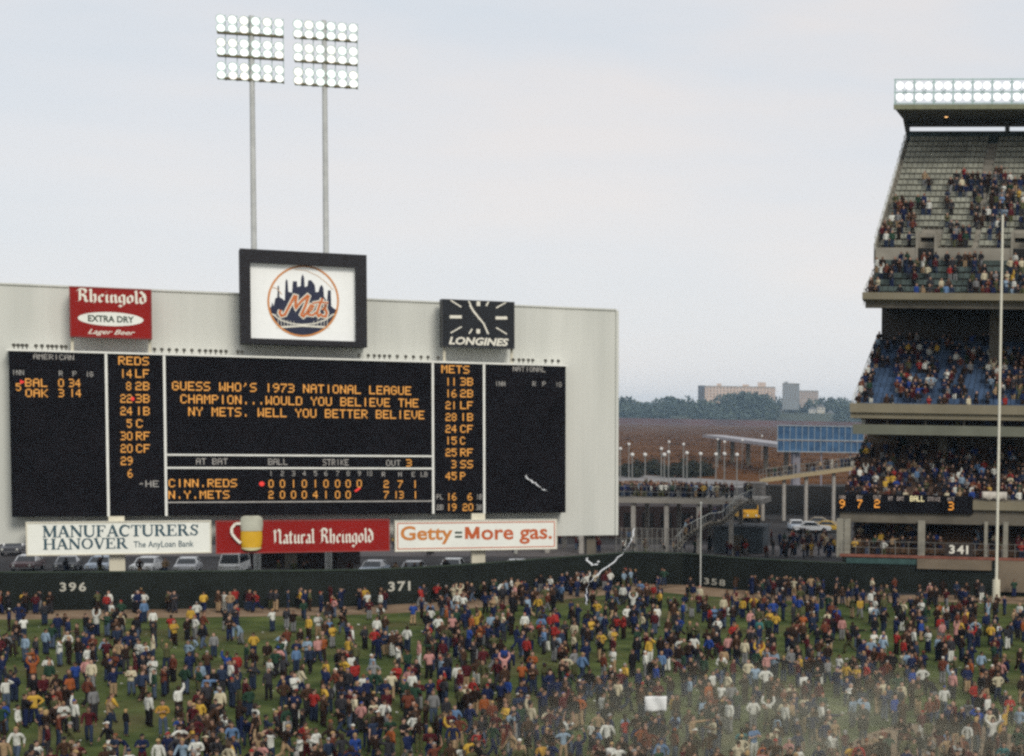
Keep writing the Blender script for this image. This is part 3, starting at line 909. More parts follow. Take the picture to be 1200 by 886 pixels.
# ================================================================== light towers behind the scoreboard
def light_tower(pxb, pole_top_px, bank, label):
    """bank = ((x0, x1), [six row centre heights in px at x0], slope)"""
    Y = 150.0
    (x0, x1), rows, slope, rail_rows = bank
    mid = D((x0 + x1) / 2, rows[0], Y)
    yaw = R(15)
    pl = Plane(mid, (math.cos(yaw), math.sin(yaw), 0))
    base = pl.at(pl.S(pxb, 285)[0], 0)
    t = thing('light_tower', label, 'light tower', base, 'floodlight towers behind the scoreboard')
    ztop = pl.S(pole_top_px[0], pole_top_px[1])[1]
    w = MB(); w.tube(base, base + Vector((0, 0, ztop)) , 0.3, 0.2, 14)
    w.build('pole', mat('pale galvanised pole', (0.46, 0.47, 0.455), 0.55, 0.1, 1.5), t, smooth=False)
    sx = [pl.S(x0 + (x1 - x0) * (i + 0.5) / 6, (rows[0]) + slope * (x1 - x0) * (i + 0.5) / 6)[0] for i in range(6)]
    zs = []
    for r_ in rows:
        zs.append((pl.S(x0, r_)[1] + pl.S(x1, r_ + slope * (x1 - x0))[1]) / 2)
    ab = pl.S(pole_top_px[0], rows[0])[0]
    e0, e1 = pl.S(x0 + 2, rows[0])[0], pl.S(x1 - 2, rows[0])[0]
    for r_ in rail_rows:
        z = (pl.S(x0, r_)[1] + pl.S(x1, r_ + slope * (x1 - x0))[1]) / 2
        w = MB()
        w.pbox(pl, e0, z - 0.09, e1, z + 0.09, -0.25, 0.25)
        w.build('crossbar', mat('olive brown steel', (0.13, 0.115, 0.055), 0.6, 0.15), t)
    w = MB()
    for a in sx:
        w.tube(pl.at(a + 0.3, zs[5] - .5, -0.14), pl.at(a + 0.3, zs[0] + .35, -0.14), 0.035, n=5)
    for z in zs:
        w.tube(pl.at(e0, z, -0.18), pl.at(e1, z, -0.18), 0.035, n=5)
    w.build('lamp_rack', teal_frame, t)
    for z in zs:
        for a in sx:
            b = MB()
            tilt = Vector((0, 0, -0.12))
            c = pl.at(a, z, 0.1)
            b.tube(c - pl.n * 0.35, c + pl.n * 0.18 + tilt, 0.16, 0.42, 14)
            f_ = b.build('floodlight', mat('pale lamp housing', (0.55, 0.66, 0.62), 0.5, 0.06), t)
            l = MB()
            d = (pl.n * 0.53 + tilt).normalized()
            l.tube(c + pl.n * 0.19 + tilt, c + pl.n * 0.19 + tilt + d * 0.02, 0.33, 0.3, 14)
            l.build('lens', random.choice(LENS), f_)
    return t
light_tower(297.5, (294.4, 18.5), ((252.4, 334), [21.4, 32, 48.6, 59, 76.4, 86.6], 0.061, [38, 64.8, 91.2]), 'tall grey floodlight tower on its own pole above the scoreboard, nearer the beer sign')
light_tower(382, (379.6, 24), ((343, 420.6), [27, 38.4, 54.6, 65.6, 82.6, 92.8], 0.074, [43.2, 70.8, 97.6]), 'tall grey floodlight tower on its own pole above the scoreboard, nearer the clock')

# ================================================================== grandstand
O0 = D(1013, 347, 150)
GU = Vector((math.cos(STAND_Y6), -math.sin(STAND_Y6), 0))
GB = Vector((math.sin(STAND_Y6), math.cos(STAND_Y6), 0))
GO = Vector((O0.x, O0.y, 0))
def T(a, bk, z): return GO + GU * a + GB * bk + Vector((0, 0, z))
def SG(px, py, bk):
    d = ray(px, py)
    t = (GO + GB * bk - CAM).dot(GB) / d.dot(GB)
    q = CAM + d * t
    return (q - GO).dot(GU), q.z
class GPlane(Plane):
    def __init__(s, bk):
        s.P = GO + GB * bk
        s.u = GU
        s.n = -GB
AE = 38.0                                              # the stand runs on beyond the picture's edge
def gbox(w, a0, b0, z0, a1, b1, z1, mi=0):
    w.hexa([T(a0, b0, z0), T(a1, b0, z0), T(a1, b1, z0), T(a0, b1, z0), T(a0, b0, z1), T(a1, b0, z1), T(a1, b1, z1), T(a0, b1, z1)], mi)
def gprism(w, prof, a0, a1, mi=0):
    n_ = len(prof)
    vs = [T(a0, b_, z_) for b_, z_ in prof] + [T(a1, b_, z_) for b_, z_ in prof]
    w.add(vs, [(i, (i + 1) % n_, n_ + (i + 1) % n_, n_ + i) for i in range(n_)] + [tuple(range(n_ - 1, -1, -1)), tuple(range(n_, 2 * n_))], mi)

stand = thing('grandstand', 'tall grandstand of stacked open decks filled with spectators, floodlights along its roof', 'grandstand', T(0, 0, 0))
seat_pale = mat('weathered pale green seats', (0.25, 0.25, 0.2), 0.7, 0.25, 0.8, col2=(0.34, 0.34, 0.275))
seat_green = mat('dark green box seats', (0.05, 0.07, 0.06), 0.7, 0.3, 0.8, col2=(0.09, 0.12, 0.11))
seat_blue = mat('blue seats', (0.04, 0.075, 0.14), 0.7, 0.3, 0.8, col2=(0.065, 0.115, 0.21))
seat_brown = mat('brown seats', (0.1, 0.06, 0.04), 0.7, 0.3, 0.8)
fascia_tan = mat('tan concrete fascia', (0.2, 0.175, 0.12), 0.85, 0.12, 0.5)
fascia_green = mat('grey green fascia', (0.14, 0.145, 0.11), 0.85, 0.12, 0.5)
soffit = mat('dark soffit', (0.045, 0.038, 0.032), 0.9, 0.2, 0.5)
STEPS = []                                             # (deck, row, b, z, a_start) for standing people
def deck(rows, b0, z0, run, rise, base_z, a0, seat_m, first=0, deck_name='mid', gaps=(), skip=None, slab=True, thick=0.5):
    """stepped slab plus one mesh of seats per row"""
    prof = []
    for r_ in range(rows):
        prof += [(b0 + r_ * run, z0 + r_ * rise), (b0 + (r_ + 1) * run, z0 + r_ * rise)]
    last = prof[-1]
    prof += [(last[0], last[1] - thick - rise), (b0, z0 - thick)]
    w = MB()
    gprism(w, prof, a0, AE)
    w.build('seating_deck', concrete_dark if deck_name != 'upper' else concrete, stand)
    for r_ in range(rows):
        bb, zz = b0 + r_ * run, z0 + r_ * rise
        STEPS.append((deck_name, r_, bb + run * 0.35, zz, a0))
        w = MB()
        a = a0 + 0.25
        while a < AE - 0.5:
            if skip and skip(r_, a):
                if w.v: w.build('seat_row', seat_m, stand)
                w = MB()
            else:
                gbox(w, a + 0.03, bb + run * 0.52, zz + 0.38, a + 0.47, bb + run * 0.9, zz + 0.44)
                gbox(w, a + 0.03, bb + run * 0.9, zz + 0.4, a + 0.47, bb + run * 0.96, zz + 0.84)
                gbox(w, a + 0.02, bb + run * 0.7, zz + 0.004, a + 0.06, bb + run * 0.78, zz + 0.38)
            a += 0.5
        if w.v: w.build('seat_row', seat_m, stand)

# upper deck -------------------------------------------------
zf = SG(1013, 343, 0)[1] - 0.75
zwall0 = SG(1100, 308, 5.2)[1]
ai0, _ = SG(1139, 289, 6); ai1, _ = SG(1163, 170, 24)
portals = [(SG(1077, 280, 6.2)[0], SG(1096, 280, 6.2)[0]), (SG(1188, 280, 6.2)[0], SG(1207, 280, 6.2)[0]), (SG(1300, 280, 6.2)[0], SG(1319, 280, 6.2)[0])]
def upper_skip(r_, a):
    tt = r_ / 19
    aisle = ai0 + (ai1 - ai0) * tt
    if abs(a - aisle) < 0.45 or abs(a - aisle - 13) < 0.45: return True
    return r_ < 3 and any(p0 - 0.4 <= a <= p1 + 0.1 for p0, p1 in portals)
deck(6, 0.5, zf, 0.85, 0.66, 0, 0.0, seat_green, deck_name='upper_low')
zc = SG(1100, 291, 6.0)[1]
ztop_u = SG(1100, 163, 25)[1]
RU, NRU = 0.97, 19
rise_u = (ztop_u - zc) / NRU
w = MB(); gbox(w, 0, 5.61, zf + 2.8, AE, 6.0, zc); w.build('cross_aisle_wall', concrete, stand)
deck(NRU, 6.004, zc - 0.02, RU, rise_u, 0, 0.0, seat_pale, deck_name='upper', skip=upper_skip, thick=1.0)
for p0, p1 in portals:
    w = MB()
    gbox(w, p0 - 0.2, 5.55, zc - 1.3, p0, 8.9, zc + 1.5); gbox(w, p1, 5.55, zc - 1.3, p1 + 0.2, 8.9, zc + 1.5)
    gbox(w, p0 + .002, 7.2, zc + 1.1, p1 - .002, 8.9, zc + 1.5)
    w.build('portal_wall', concrete, stand)
    w = MB(); gbox(w, p0 + .01, 5.58, zc - 1.25, p1 - .01, 5.605, zc - 0.02); gbox(w, p0 + .02, 7.5, zc + 0.01, p1 - .02, 7.7, zc + 1.09)
    w.build('portal_dark_panel', mat('painted tunnel shade', (0.012, 0.011, 0.01), 0.9, 0.2), stand)  # near-black panels stand in for the shade inside the portal
w = MB(); gbox(w, -0.15, 24.7, ztop_u - 1.0, AE, 25.2, ztop_u + 0.75); w.build('rear_parapet', mat('dark teal parapet', (0.05, 0.075, 0.07), 0.8, 0.2), stand)
# fascia of the upper deck, slightly proud
z1_, z0_ = SG(1016, 342.5, -0.2)[1], SG(1016, 352, -0.2)[1]
w = MB(); gprism(w, [(-0.25, z0_ + 0.1), (-0.25, z1_), (0.05, z1_), (0.3, z1_ - 0.25), (0.45, zf - 0.02), (0.5, z0_), (0.1, z0_)], -0.15, AE)
w.build('fascia', fascia_tan, stand)
zceil = z0_ - 0.02
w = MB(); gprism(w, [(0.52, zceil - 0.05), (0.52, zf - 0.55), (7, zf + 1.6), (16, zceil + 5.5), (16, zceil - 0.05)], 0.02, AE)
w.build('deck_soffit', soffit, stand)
# end wall rails of the upper deck
rail_m = mat('pale rail paint', (0.45, 0.46, 0.43), 0.6, 0.1)
w = MB()
for bb in np.arange(0.4, 25, 1.4):
    zz = zf + max(0, (bb - .5)) * 0.49 if bb < 5.6 else zc + (bb - 6) / RU * rise_u
    w.tube(T(-0.1, bb, zz - 0.3), T(-0.1, bb, zz + 1.15), 0.035, n=5)
for dz in (0.55, 1.1):
    w.tube(T(-0.1, 0.3, zf + dz), T(-0.1, 5.6, zf + 2.3 + dz), 0.04, n=5)
    w.tube(T(-0.1, 5.6, zc + dz - .2), T(-0.1, 25, ztop_u + dz), 0.04, n=5)
w.build('end_railing', rail_m, stand)
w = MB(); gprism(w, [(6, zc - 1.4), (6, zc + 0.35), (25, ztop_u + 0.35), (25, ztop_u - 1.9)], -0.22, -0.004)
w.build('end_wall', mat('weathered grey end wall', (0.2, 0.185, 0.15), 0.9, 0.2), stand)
# roof
zr = SG(1064, 147, 26)[1]
af = SG(1049, 125, 15)[0]
ar = SG(1064, 147, 26)[0]
zrf = SG(1049, 128, 15)[1]
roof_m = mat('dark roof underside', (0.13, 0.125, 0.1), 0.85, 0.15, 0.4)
w = MB()
w.hexa([T(af, 15, zrf), T(AE, 15, zrf), T(AE, 27, zr), T(ar, 27, zr), T(af, 15, zrf + 0.25), T(AE, 15, zrf + 0.25), T(AE, 27, zr + 0.3), T(ar, 27, zr + 0.3)])
w.build('roof', roof_m, stand)
zl = SG(1049, 122.6, 14.8)[1]
w = MB(); gbox(w, af - 0.1, 14.7, zrf - 0.05, AE, 14.98, zl); w.build('roof_edge', mat('olive roof edge', (0.2, 0.205, 0.13), 0.8, 0.1), stand)
for px in (1063.5, 1180.5, 1297):
    a = SG(px, 153, 25)[0]
    w = MB(); gbox(w, a - 0.22, 24.75, ztop_u + 0.75, a + 0.22, 25.15, zr + 0.02)
    w.build('roof_column', roof_m, stand)
    w = MB(); gprism(w, [(24.7, zr - 0.02), (24.7, zr - 1.1), (22.6, zr - .02)], a - 0.12, a + 0.12)
    w.build('roof_bracket', roof_m, stand)
w = MB(); c = T(SG(1109, 134.5, 20)[0], 20, SG(1109, 134.5, 20)[1]); w.ball(c, 0.28); w.build('roof_lamp', mat('lit warm bulb', (0.6, 0.4, 0.2), 0.4, 0.01, emit=(1.0, 0.55, 0.22), strength=2.2), stand)
# floodlight bank on the roof edge
zt_l, zb_l = SG(1049, 95, 14.8)[1], SG(1049, 121.5, 14.8)[1]
a = af
bay = SG(1049 + 22.7, 100, 14.8)[0] - SG(1049, 100, 14.8)[0]
w = MB()
k = 0
while a < AE:
    w.beam(T(a, 14.8, zl), T(a, 14.8, zt_l + 0.2), 0.1, 0.1)
    w.beam(T(a, 14.9, zb_l + .1), T(a + bay, 14.9, zt_l), 0.06, 0.06); w.beam(T(a, 14.92, zt_l), T(a + bay, 14.92, zb_l + .1), 0.06, 0.06)
    a += bay
for z in (zt_l + 0.15, (zt_l + zb_l) / 2, zb_l + 0.02):
    w.beam(T(af - .1, 14.84, z), T(AE, 14.84, z), 0.09, 0.09)
w.build('lamp_rack', teal_frame, stand)
a = af
rl = (zt_l - zb_l) * 0.17
while a < AE - bay:
    for i in (0.27, 0.73):
        for z in (zb_l + (zt_l - zb_l) * 0.27, zb_l + (zt_l - zb_l) * 0.77):
            c = T(a + bay * i, 14.6, z)
            b = MB(); b.tube(c + GB * 0.5, c, rl * 0.5, rl * 1.02, 12)
            f_ = b.build('floodlight', teal_frame, stand)
            l = MB(); l.tube(c - GB * 0.004, c - GB * 0.03, rl, rl * 0.97, 12)
            l.build('lens', lens_stand, f_)
    a += bay

# mezzanine ---------------------------------------------------
aM = SG(996.5, 477, -0.5)[0]
zm1, zm0 = SG(997, 472.3, -0.5)[1], SG(997, 483, -0.5)[1]
deck(14, 0.2, zm1 - 0.75, 0.85, 0.46, 0, aM + 0.1, seat_blue, deck_name='mezzanine')
w = MB(); gbox(w, aM, -0.75, zm0, AE, -0.45, zm1); gbox(w, aM, -0.448, zm1 - 1.3, AE, 0.19, zm1 - 0.78); w.build('fascia', fascia_tan, stand)
w = MB(); gbox(w, aM + 0.6, 12.3, zm1 + 4, AE, 12.8, zceil + 1.5); w.build('rear_wall', soffit, stand)
for px in (1167, 1290):
    a = SG(px, 400, 8)[0]
    w = MB(); gbox(w, a - 0.55, 7.6, zm1 + 2.4, a + 0.55, 8.7, zceil - 0.06); w.build('deck_column', concrete_dark, stand)
w = MB()
for dz in (0.5, 1.0): w.tube(T(aM, 0.2, zm1 - .7 + dz), T(aM + 0.3, 12, zm1 + 5.6 + dz), 0.04, n=5)
for i in range(9): w.tube(T(aM + .03 * i, 0.3 + 1.45 * i, zm1 - 1 + .77 * i), T(aM + .03 * i, 0.3 + 1.45 * i, zm1 + .3 + .77 * i), 0.035, n=5)
w.build('end_railing', rail_m, stand)
# press level gap and second fascia ---------------------------
aP = SG(1000, 502, -0.3)[0]
zp1, zp0 = SG(1002, 497, -0.5)[1], SG(1002, 508.5, -0.5)[1]
w = MB(); gbox(w, aP, -0.6, zp0, AE, -0.3, zp1); w.build('fascia', fascia_green, stand)
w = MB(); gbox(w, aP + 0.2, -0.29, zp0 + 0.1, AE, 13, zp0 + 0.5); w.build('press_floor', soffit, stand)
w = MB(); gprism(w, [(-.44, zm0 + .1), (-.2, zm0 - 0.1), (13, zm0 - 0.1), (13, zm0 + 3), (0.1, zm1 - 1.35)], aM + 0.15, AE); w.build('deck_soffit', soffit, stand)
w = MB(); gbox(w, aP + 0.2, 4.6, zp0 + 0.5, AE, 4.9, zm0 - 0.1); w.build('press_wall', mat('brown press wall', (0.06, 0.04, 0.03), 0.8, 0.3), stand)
for px in (1040, 1085, 1130, 1175, 1220, 1265):
    a = SG(px, 490, 0.3)[0]
    w = MB(); gbox(w, a - 0.07, 0.2, zp0 + 0.5, a + 0.07, 0.34, zm0 - 0.1); w.build('press_post', concrete_dark, stand)
STEPS.append(('press', 0, 0.6, zp0 + 0.5, aP + 0.4))
# loge --------------------------------------------------------
aL = SG(984, 590, -2.4)[0]
zl1 = SG(990, 580.5, -2.4)[1]
deck(12, -2.0, zl1 - 0.9, 0.85, 0.40, 0, aL + 0.1, seat_brown, deck_name='loge')
w = MB(); gbox(w, aL + 0.5, 8.3, zl1 + 2.5, AE, 8.7, zp0 + 0.1); w.build('rear_wall', mat('brown tan rear wall', (0.13, 0.1, 0.07), 0.9, 0.2), stand)
a_sb0, a_sb1 = SG(981, 590, -2.6)[0], SG(1140, 590, -2.6)[0]
zt1, zt0 = SG(1150, 587, -2.5)[1], SG(1150, 597.5, -2.5)[1]
w = MB(); gbox(w, a_sb1 + 0.02, -2.7, zt0, AE, -2.3, zt1); w.build('fascia', fascia_tan, stand)
w = MB(); gbox(w, aL, -2.28, zl1 - 2.3, AE, -2.02, zl1 - 0.1); w.build('loge_parapet', concrete_dark, stand)
for px in (1105, 1230):
    a = SG(px, 540, 6)[0]
    w = MB(); gbox(w, a - 0.4, 5.6, zl1 + 2, a + 0.4, 6.3, zp0 + 0.1); w.build('deck_column', concrete_dark, stand)
# field level -------------------------------------------------
zfl = SG(1100, 655, -3)[1] + 0.1
aF = SG(985, 640, -3)[0]
deck(9, -2.8, zfl - 0.1, 0.9, 0.3, 0, aF + 0.3, mat('worn amber seats', (0.07, 0.036, 0.016), 0.7, 0.3), deck_name='field', thick=2.2)
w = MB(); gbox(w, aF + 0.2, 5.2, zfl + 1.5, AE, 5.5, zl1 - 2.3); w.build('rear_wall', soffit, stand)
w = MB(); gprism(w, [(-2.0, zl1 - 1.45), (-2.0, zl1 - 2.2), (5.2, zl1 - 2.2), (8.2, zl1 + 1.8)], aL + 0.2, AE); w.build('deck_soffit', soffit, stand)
for px, wd in ((985.5, 0.35), (992.5, 0.3), (1080, 0.3), (1155.5, 0.14), (1178.5, 0.2), (1262, 0.3), (1345, 0.3), (1430, 0.3)):
    a = SG(px, 630, -2.6)[0]
    w = MB(); gbox(w, a - wd, -2.75, zfl - 0.2, a + wd, -2.45, zl1 - 2.0); w.build('front_column', mat('grey cream column', (0.25, 0.235, 0.19), 0.8, 0.12), stand)
zr1, zr0 = SG(1050, 650.5, -3.2)[1], SG(1050, 653.5, -3.2)[1]
w = MB(); gbox(w, aF, -3.35, zr0, AE, -2.9, zr1); w.build('brown_ledge', mat('red brown ledge paint', (0.2, 0.075, 0.05), 0.8, 0.2), stand)
w = MB()
a = aF + 0.2
while a < AE:
    w.tube(T(a, -3.1, zr1), T(a, -3.1, zr1 + 1.15), 0.03, n=5); a += 1.15
for dz in (0.6, 1.13): w.tube(T(aF, -3.1, zr1 + dz), T(AE, -3.1, zr1 + dz), 0.025, n=5)
w.build('front_railing', mat('dull grey rail paint', (0.17, 0.165, 0.15), 0.7, 0.15), stand)
w = MB()
zg1 = zr0 - 0.004
a_t0, a_t1 = SG(1075, 660, -3.5)[0], SG(1162, 660, -3.5)[0]
gbox(w, aF + 0.2, -3.3, 0, AE, -2.95, zg1 - 0.01)
w.build('field_wall', fence_green, stand)
w = MB(); gbox(w, aF + 0.6, -3.4, zg1 - 0.55, a_t0 - 0.02, -3.31, zg1 - 0.1); w.build('teal_strip', mat('dull teal paint', (0.035, 0.075, 0.07), 0.8, 0.2), stand)
zt_ = SG(1120, 667.5, -3.5)[1]
a_p = SG(1170, 660, -3.5)[0]
tanwall = mat('tan concrete wall', (0.17, 0.135, 0.095), 0.9, 0.15, 0.6)
w = MB(); gbox(w, a_t0, -3.6, zt_, a_t1, -3.31, zg1 - 0.02); w.build('tan_wall_panel', tanwall, stand)
zt2 = SG(1190, 694, -3.5)[1]
w = MB(); gbox(w, a_p, -3.62, zt2, AE, -3.31, zg1 - 0.02); w.build('tan_wall_panel', tanwall, stand)
# towels and a bed sheet hung over the loge parapet belong to nobody here: cloths draped on the rail
cloth = MB()
a0_, z1c = SG(1151, 576, -2.75); a1_2, z0c = SG(1180, 585.5, -2.75)
n_ = 10
vs_ = []
for i in range(n_ + 1):
    for j, z in enumerate((z1c, (z1c + z0c) / 2, z0c + 0.12 * math.sin(i * 1.7))):
        vs_.append(T(a0_ + (a1_2 - a0_) * i / n_, -2.78 - 0.05 * math.sin(i * 2.1) - 0.03 * j, z))
cloth.add(vs_, [(3 * i + j, 3 * i + j + 1, 3 * i + j + 4, 3 * i + j + 3) for i in range(n_) for j in range(2)])
o = cloth.build('cloth_banner', mat('off white bed sheet', (0.5, 0.46, 0.4), 0.9, 0.1), smooth=True, loc=T(a0_, -2.78, z0c))
tag(o, 'off white cloth hung over the grandstand parapet behind the foul pole', 'banner')
o.modifiers.new('thickness', 'SOLIDIFY').thickness = 0.02

# auxiliary scoreboard strip on the loge front
GP = GPlane(-2.62)
z_s1, z_s0 = SG(1060, 580, -2.62)[1], SG(1060, 601, -2.62)[1]
ax = thing('auxiliary_scoreboard', 'long black scoreboard strip with lit orange digits on the grandstand front', 'scoreboard', T((a_sb0 + a_sb1) / 2, -2.6, z_s0))
w = MB(); gbox(w, a_sb0, -2.6, z_s0, a_sb1, -2.3, z_s1); w.build('display_cabinet', black_paint, ax)
bright_amber = mat('bright amber lamps', (0.25, 0.1, 0.02), 0.6, 0.02, emit=(1.0, 0.4, 0.06), strength=1.15)
bright_white = mat('lit white lamps', (0.3, 0.28, 0.2), 0.6, 0.02, emit=(1.0, 0.85, 0.45), strength=1.2)
dim2 = mat('grey lamp lettering', (0.4, 0.36, 0.33), 0.7, 0.1, emit=(0.5, 0.36, 0.3), strength=0.35)
for t_, x0, x1, y, h, m_ in (('9', 983.8, 990, 590.4, 9.6, bright_amber), ('7', 1004.4, 1010.4, 590.4, 9.6, bright_amber), ('2', 1024.6, 1031, 590.2, 9.6, bright_amber), ('3', 1111.4, 1117.6, 593, 9.6, bright_amber)):
    dot_text(t_, GP, x0, x1, y, h, 0.02, m_, ax)
for t_, x0, x1, y, h, m_ in (('INN', 982.6, 990.6, 582.6, 4.4, dim2), ('BY', 1004, 1010.4, 582.8, 4.6, dim2), ('OUT', 1023.6, 1032.6, 582.8, 4.6, dim2), ('AT', 1041, 1046.4, 584.2, 4.8, dim2), ('BAT', 1051.2, 1059.4, 584.4, 4.8, dim2),
                             ('BALL', 1066.6, 1083, 584.4, 6.4, bright_white), ('STRIKE', 1087, 1102, 585, 4.8, dim2), ('HIT', 1110.4, 1118.4, 585, 4.6, dim2)):
    dot_text(t_, GP, x0, x1, y, h, 0.02, m_, ax)

# 341 marker on a dark panel at the railing
MP = GPlane(-3.15)
a0_, z1c = MP.S(1107, 637, 0.0); a1_2, z0c = MP.S(1140, 651, 0.0)
mk = thing('distance_marker', 'dark panel with white number 341 on the railing beside the foul pole', 'sign', MP.at((a0_ + a1_2) / 2, z0c))
w = MB(); w.pbox(MP, a0_, zr1 + 0.004, a1_2, z1c, -0.02, 0.03); w.build('marker_panel', mat('dark brown panel', (0.03, 0.022, 0.018), 0.8, 0.2), mk)
fl = Flat(); wx = 0
for ch_ in '341':
    g = font_flat(ch_, 0.03); lo, hi = g.bounds(); g.v = [(x - lo[0], y - lo[1]) for x, y in g.v]; fl.merge(g, wx); wx += hi[0] - lo[0] + 0.16
bb0 = MP.S(1112.4, 638.6, 0.05); bb1 = MP.S(1134.6, 649.4, 0.05)
fl.place('distance_number', MP, (bb0[0], bb1[1], bb1[0], bb0[1]), 0.05, letter_white, mk)

# foul pole
pb = G(1167.2, 706)
pt = D(1175.2, 252, pb.y)
w = MB(); w.tube(pb, Vector((pb.x, pb.y, pt.z)), 0.125, 0.095, 12)
o = thing('foul_pole', 'tall slender cream foul pole rising in front of the grandstand', 'foul pole', pb)
w.build('pole', mat('cream pole paint', (0.62, 0.6, 0.5), 0.6, 0.06), o)
w = MB(); w.tube(pb, pb + Vector((0, 0, 1.9)), 0.32, 0.32, 14); w.build('base_pad', cream_paint, o)

# ================================================================== beyond the fence
# parked cars facing the field
def extr(w, prof, x0, x1, y_of, mi=0):
    n_ = len(prof)
    vs = [(x0(p), p[0], p[1]) for p in prof] + [(x1(p), p[0], p[1]) for p in prof]
    w.add(vs, [(i, (i + 1) % n_, n_ + (i + 1) % n_, n_ + i) for i in range(n_)] + [tuple(range(n_ - 1, -1, -1)), tuple(range(n_, 2 * n_))], mi)
def make_car(name, label, cat, paint, roof_paint, kind='sedan', group='cars parked behind the outfield fence'):
    t = thing(name, label, cat, (0, 0, 0), group)
    w = MB()
    if kind == 'sedan':
        body = [(-2.35, .36), (-2.4, .62), (-2.3, .84), (-1.0, .93), (1.25, .95), (2.3, .86), (2.38, .6), (2.3, .36)]
        cab = [(-0.95, .93), (-0.25, 1.36), (0.95, 1.38), (1.5, .95)]
    else:
        body = [(-2.2, .4), (-2.25, .9), (-2.1, 1.1), (2.2, 1.15), (2.25, .45)]
        cab = [(-2.05, 1.1), (-1.55, 1.92), (2.1, 1.95), (2.18, 1.15)]
    hw = 0.93
    extr(w, body, lambda p: -hw * (1 - 0.06 * (p[1] > .8)), lambda p: hw * (1 - 0.06 * (p[1] > .8)), None)
    w.build('body', paint, t)
    w = MB(); top = max(p[1] for p in cab)
    tw = lambda p: hw * 0.9 if p[1] < top - 0.1 else hw * 0.72
    extr(w, cab, lambda p: -tw(p), lambda p: tw(p), None)
    w.build('window_glass', glass, t)
    w = MB()
    rp_ = [p for p in cab if p[1] > top - 0.1]
    f0, f1 = rp_[0], rp_[1]
    w.hexa([(-hw * .73, f0[0] - .03, f0[1] - .02), (hw * .73, f0[0] - .03, f0[1] - .02), (hw * .73, f1[0] + .05, f1[1] - .02), (-hw * .73, f1[0] + .05, f1[1] - .02),
            (-hw * .66, f0[0] + .05, f0[1] + .06), (hw * .66, f0[0] + .05, f0[1] + .06), (hw * .66, f1[0] - .05, f1[1] + .06), (-hw * .66, f1[0] - .05, f1[1] + .06)])
    for sx in (-1, 1):
        w.beam((sx * hw * .9, cab[0][0], cab[0][1]), (sx * hw * .74, f0[0], f0[1] + .02), 0.09, 0.07)
        w.beam((sx * hw * .9, cab[3][0], cab[3][1]), (sx * hw * .74, f1[0], f1[1] + .02), 0.12, 0.09)
    w.build('car_roof', roof_paint, t)
    for sx in (-1, 1):
        for y in (-1.45, 1.4):
            w = MB(); w.tube((sx * .95, y, .33), (sx * .74, y, .33), .33, .33, 14)
            wh = w.build('wheel', tyre, t)
            w = MB(); w.tube((sx * .965, y, .33), (sx * .93, y, .33), .17, .2, 10); w.build('rim', chrome, wh)
        w = MB(); zz = .68 if kind == 'sedan' else .85
        w.tube((sx * .66, body[1][0] - .02, zz), (sx * .66, body[1][0] + .1, zz), .12, .13, 10)
        w.build('headlight', mat('headlight glass', (0.6, 0.6, 0.55), .2, .02), t)
    w = MB(); w.box((-.9, body[0][0] - .12, .38), (.9, body[0][0] + .02, .52)); w.build('bumper', chrome, t)
    return t
def paint(n_, c): return mat(n_ + ' car paint', c, 0.35, 0.04, 0.5, spec=0.5)
P_white, P_pale = paint('white', (.8, .8, .78)), paint('pale blue', (.45, .52, .6))
P_maroon, P_dark, P_green, P_tan, P_yel = paint('maroon', (.07, .02, .02)), paint('dark', (.03, .03, .035)), paint('dark green', (.03, .05, .035)), paint('tan', (.34, .28, .19)), paint('yellow', (.62, .38, .03))
P_grey = paint('silver grey', (.55, .55, .56))
place_w = {'10': 'at the far end below the bank billboard'}
cars = [(33, 'white', P_maroon, P_white, 'sedan', 'maroon sedan with white roof parked below the start of the bank billboard'),
        (80, 'grey', P_dark, P_grey, 'sedan', 'dark sedan with silver roof parked below the bank billboard, left of the cream pillar'),
        (119, 'pale', P_pale, P_pale, 'sedan', 'pale blue sedan parked close beside the cream pillar under the bank billboard'),
        (173, 'white', P_white, P_white, 'sedan', 'white sedan parked below the bank billboard, right of its pillar'),
        (220, 'white', P_grey, P_white, 'sedan', 'silver sedan with white roof parked below the end of the bank billboard'),
        (438, 'blue', P_pale, P_grey, 'sedan', 'pale blue sedan with silver roof parked below the end of the red billboard'),
        (484, 'white', P_white, P_grey, 'sedan', 'white sedan with silver roof parked below the start of the gasoline billboard'),
        (530, 'white', P_green, P_white, 'sedan', 'dark green sedan with white roof parked beside the pillar under the gasoline billboard'),
        (605, 'white', P_dark, P_white, 'sedan', 'dark sedan with white roof parked below the end of the gasoline billboard')]
for px, _, p1, p2, kd, lb in cars:
    t = make_car('parked_car', lb, 'car', p1, p2, kd)
    q = D(px, 668, 153.5 if px < 500 else 157)
    t.location = (q.x, q.y, 0); t.rotation_euler = (0, 0, R(random.uniform(-6, 6)) - math.atan2(q.x, q.y) * 0.6)
t = make_car('parked_van', 'white van parked under the red beer billboard below its mug', 'van', P_white, P_white, 'van')
q = D(275, 668, 153.5); t.location = (q.x, q.y, 0); t.rotation_euler = (0, 0, 0.2)
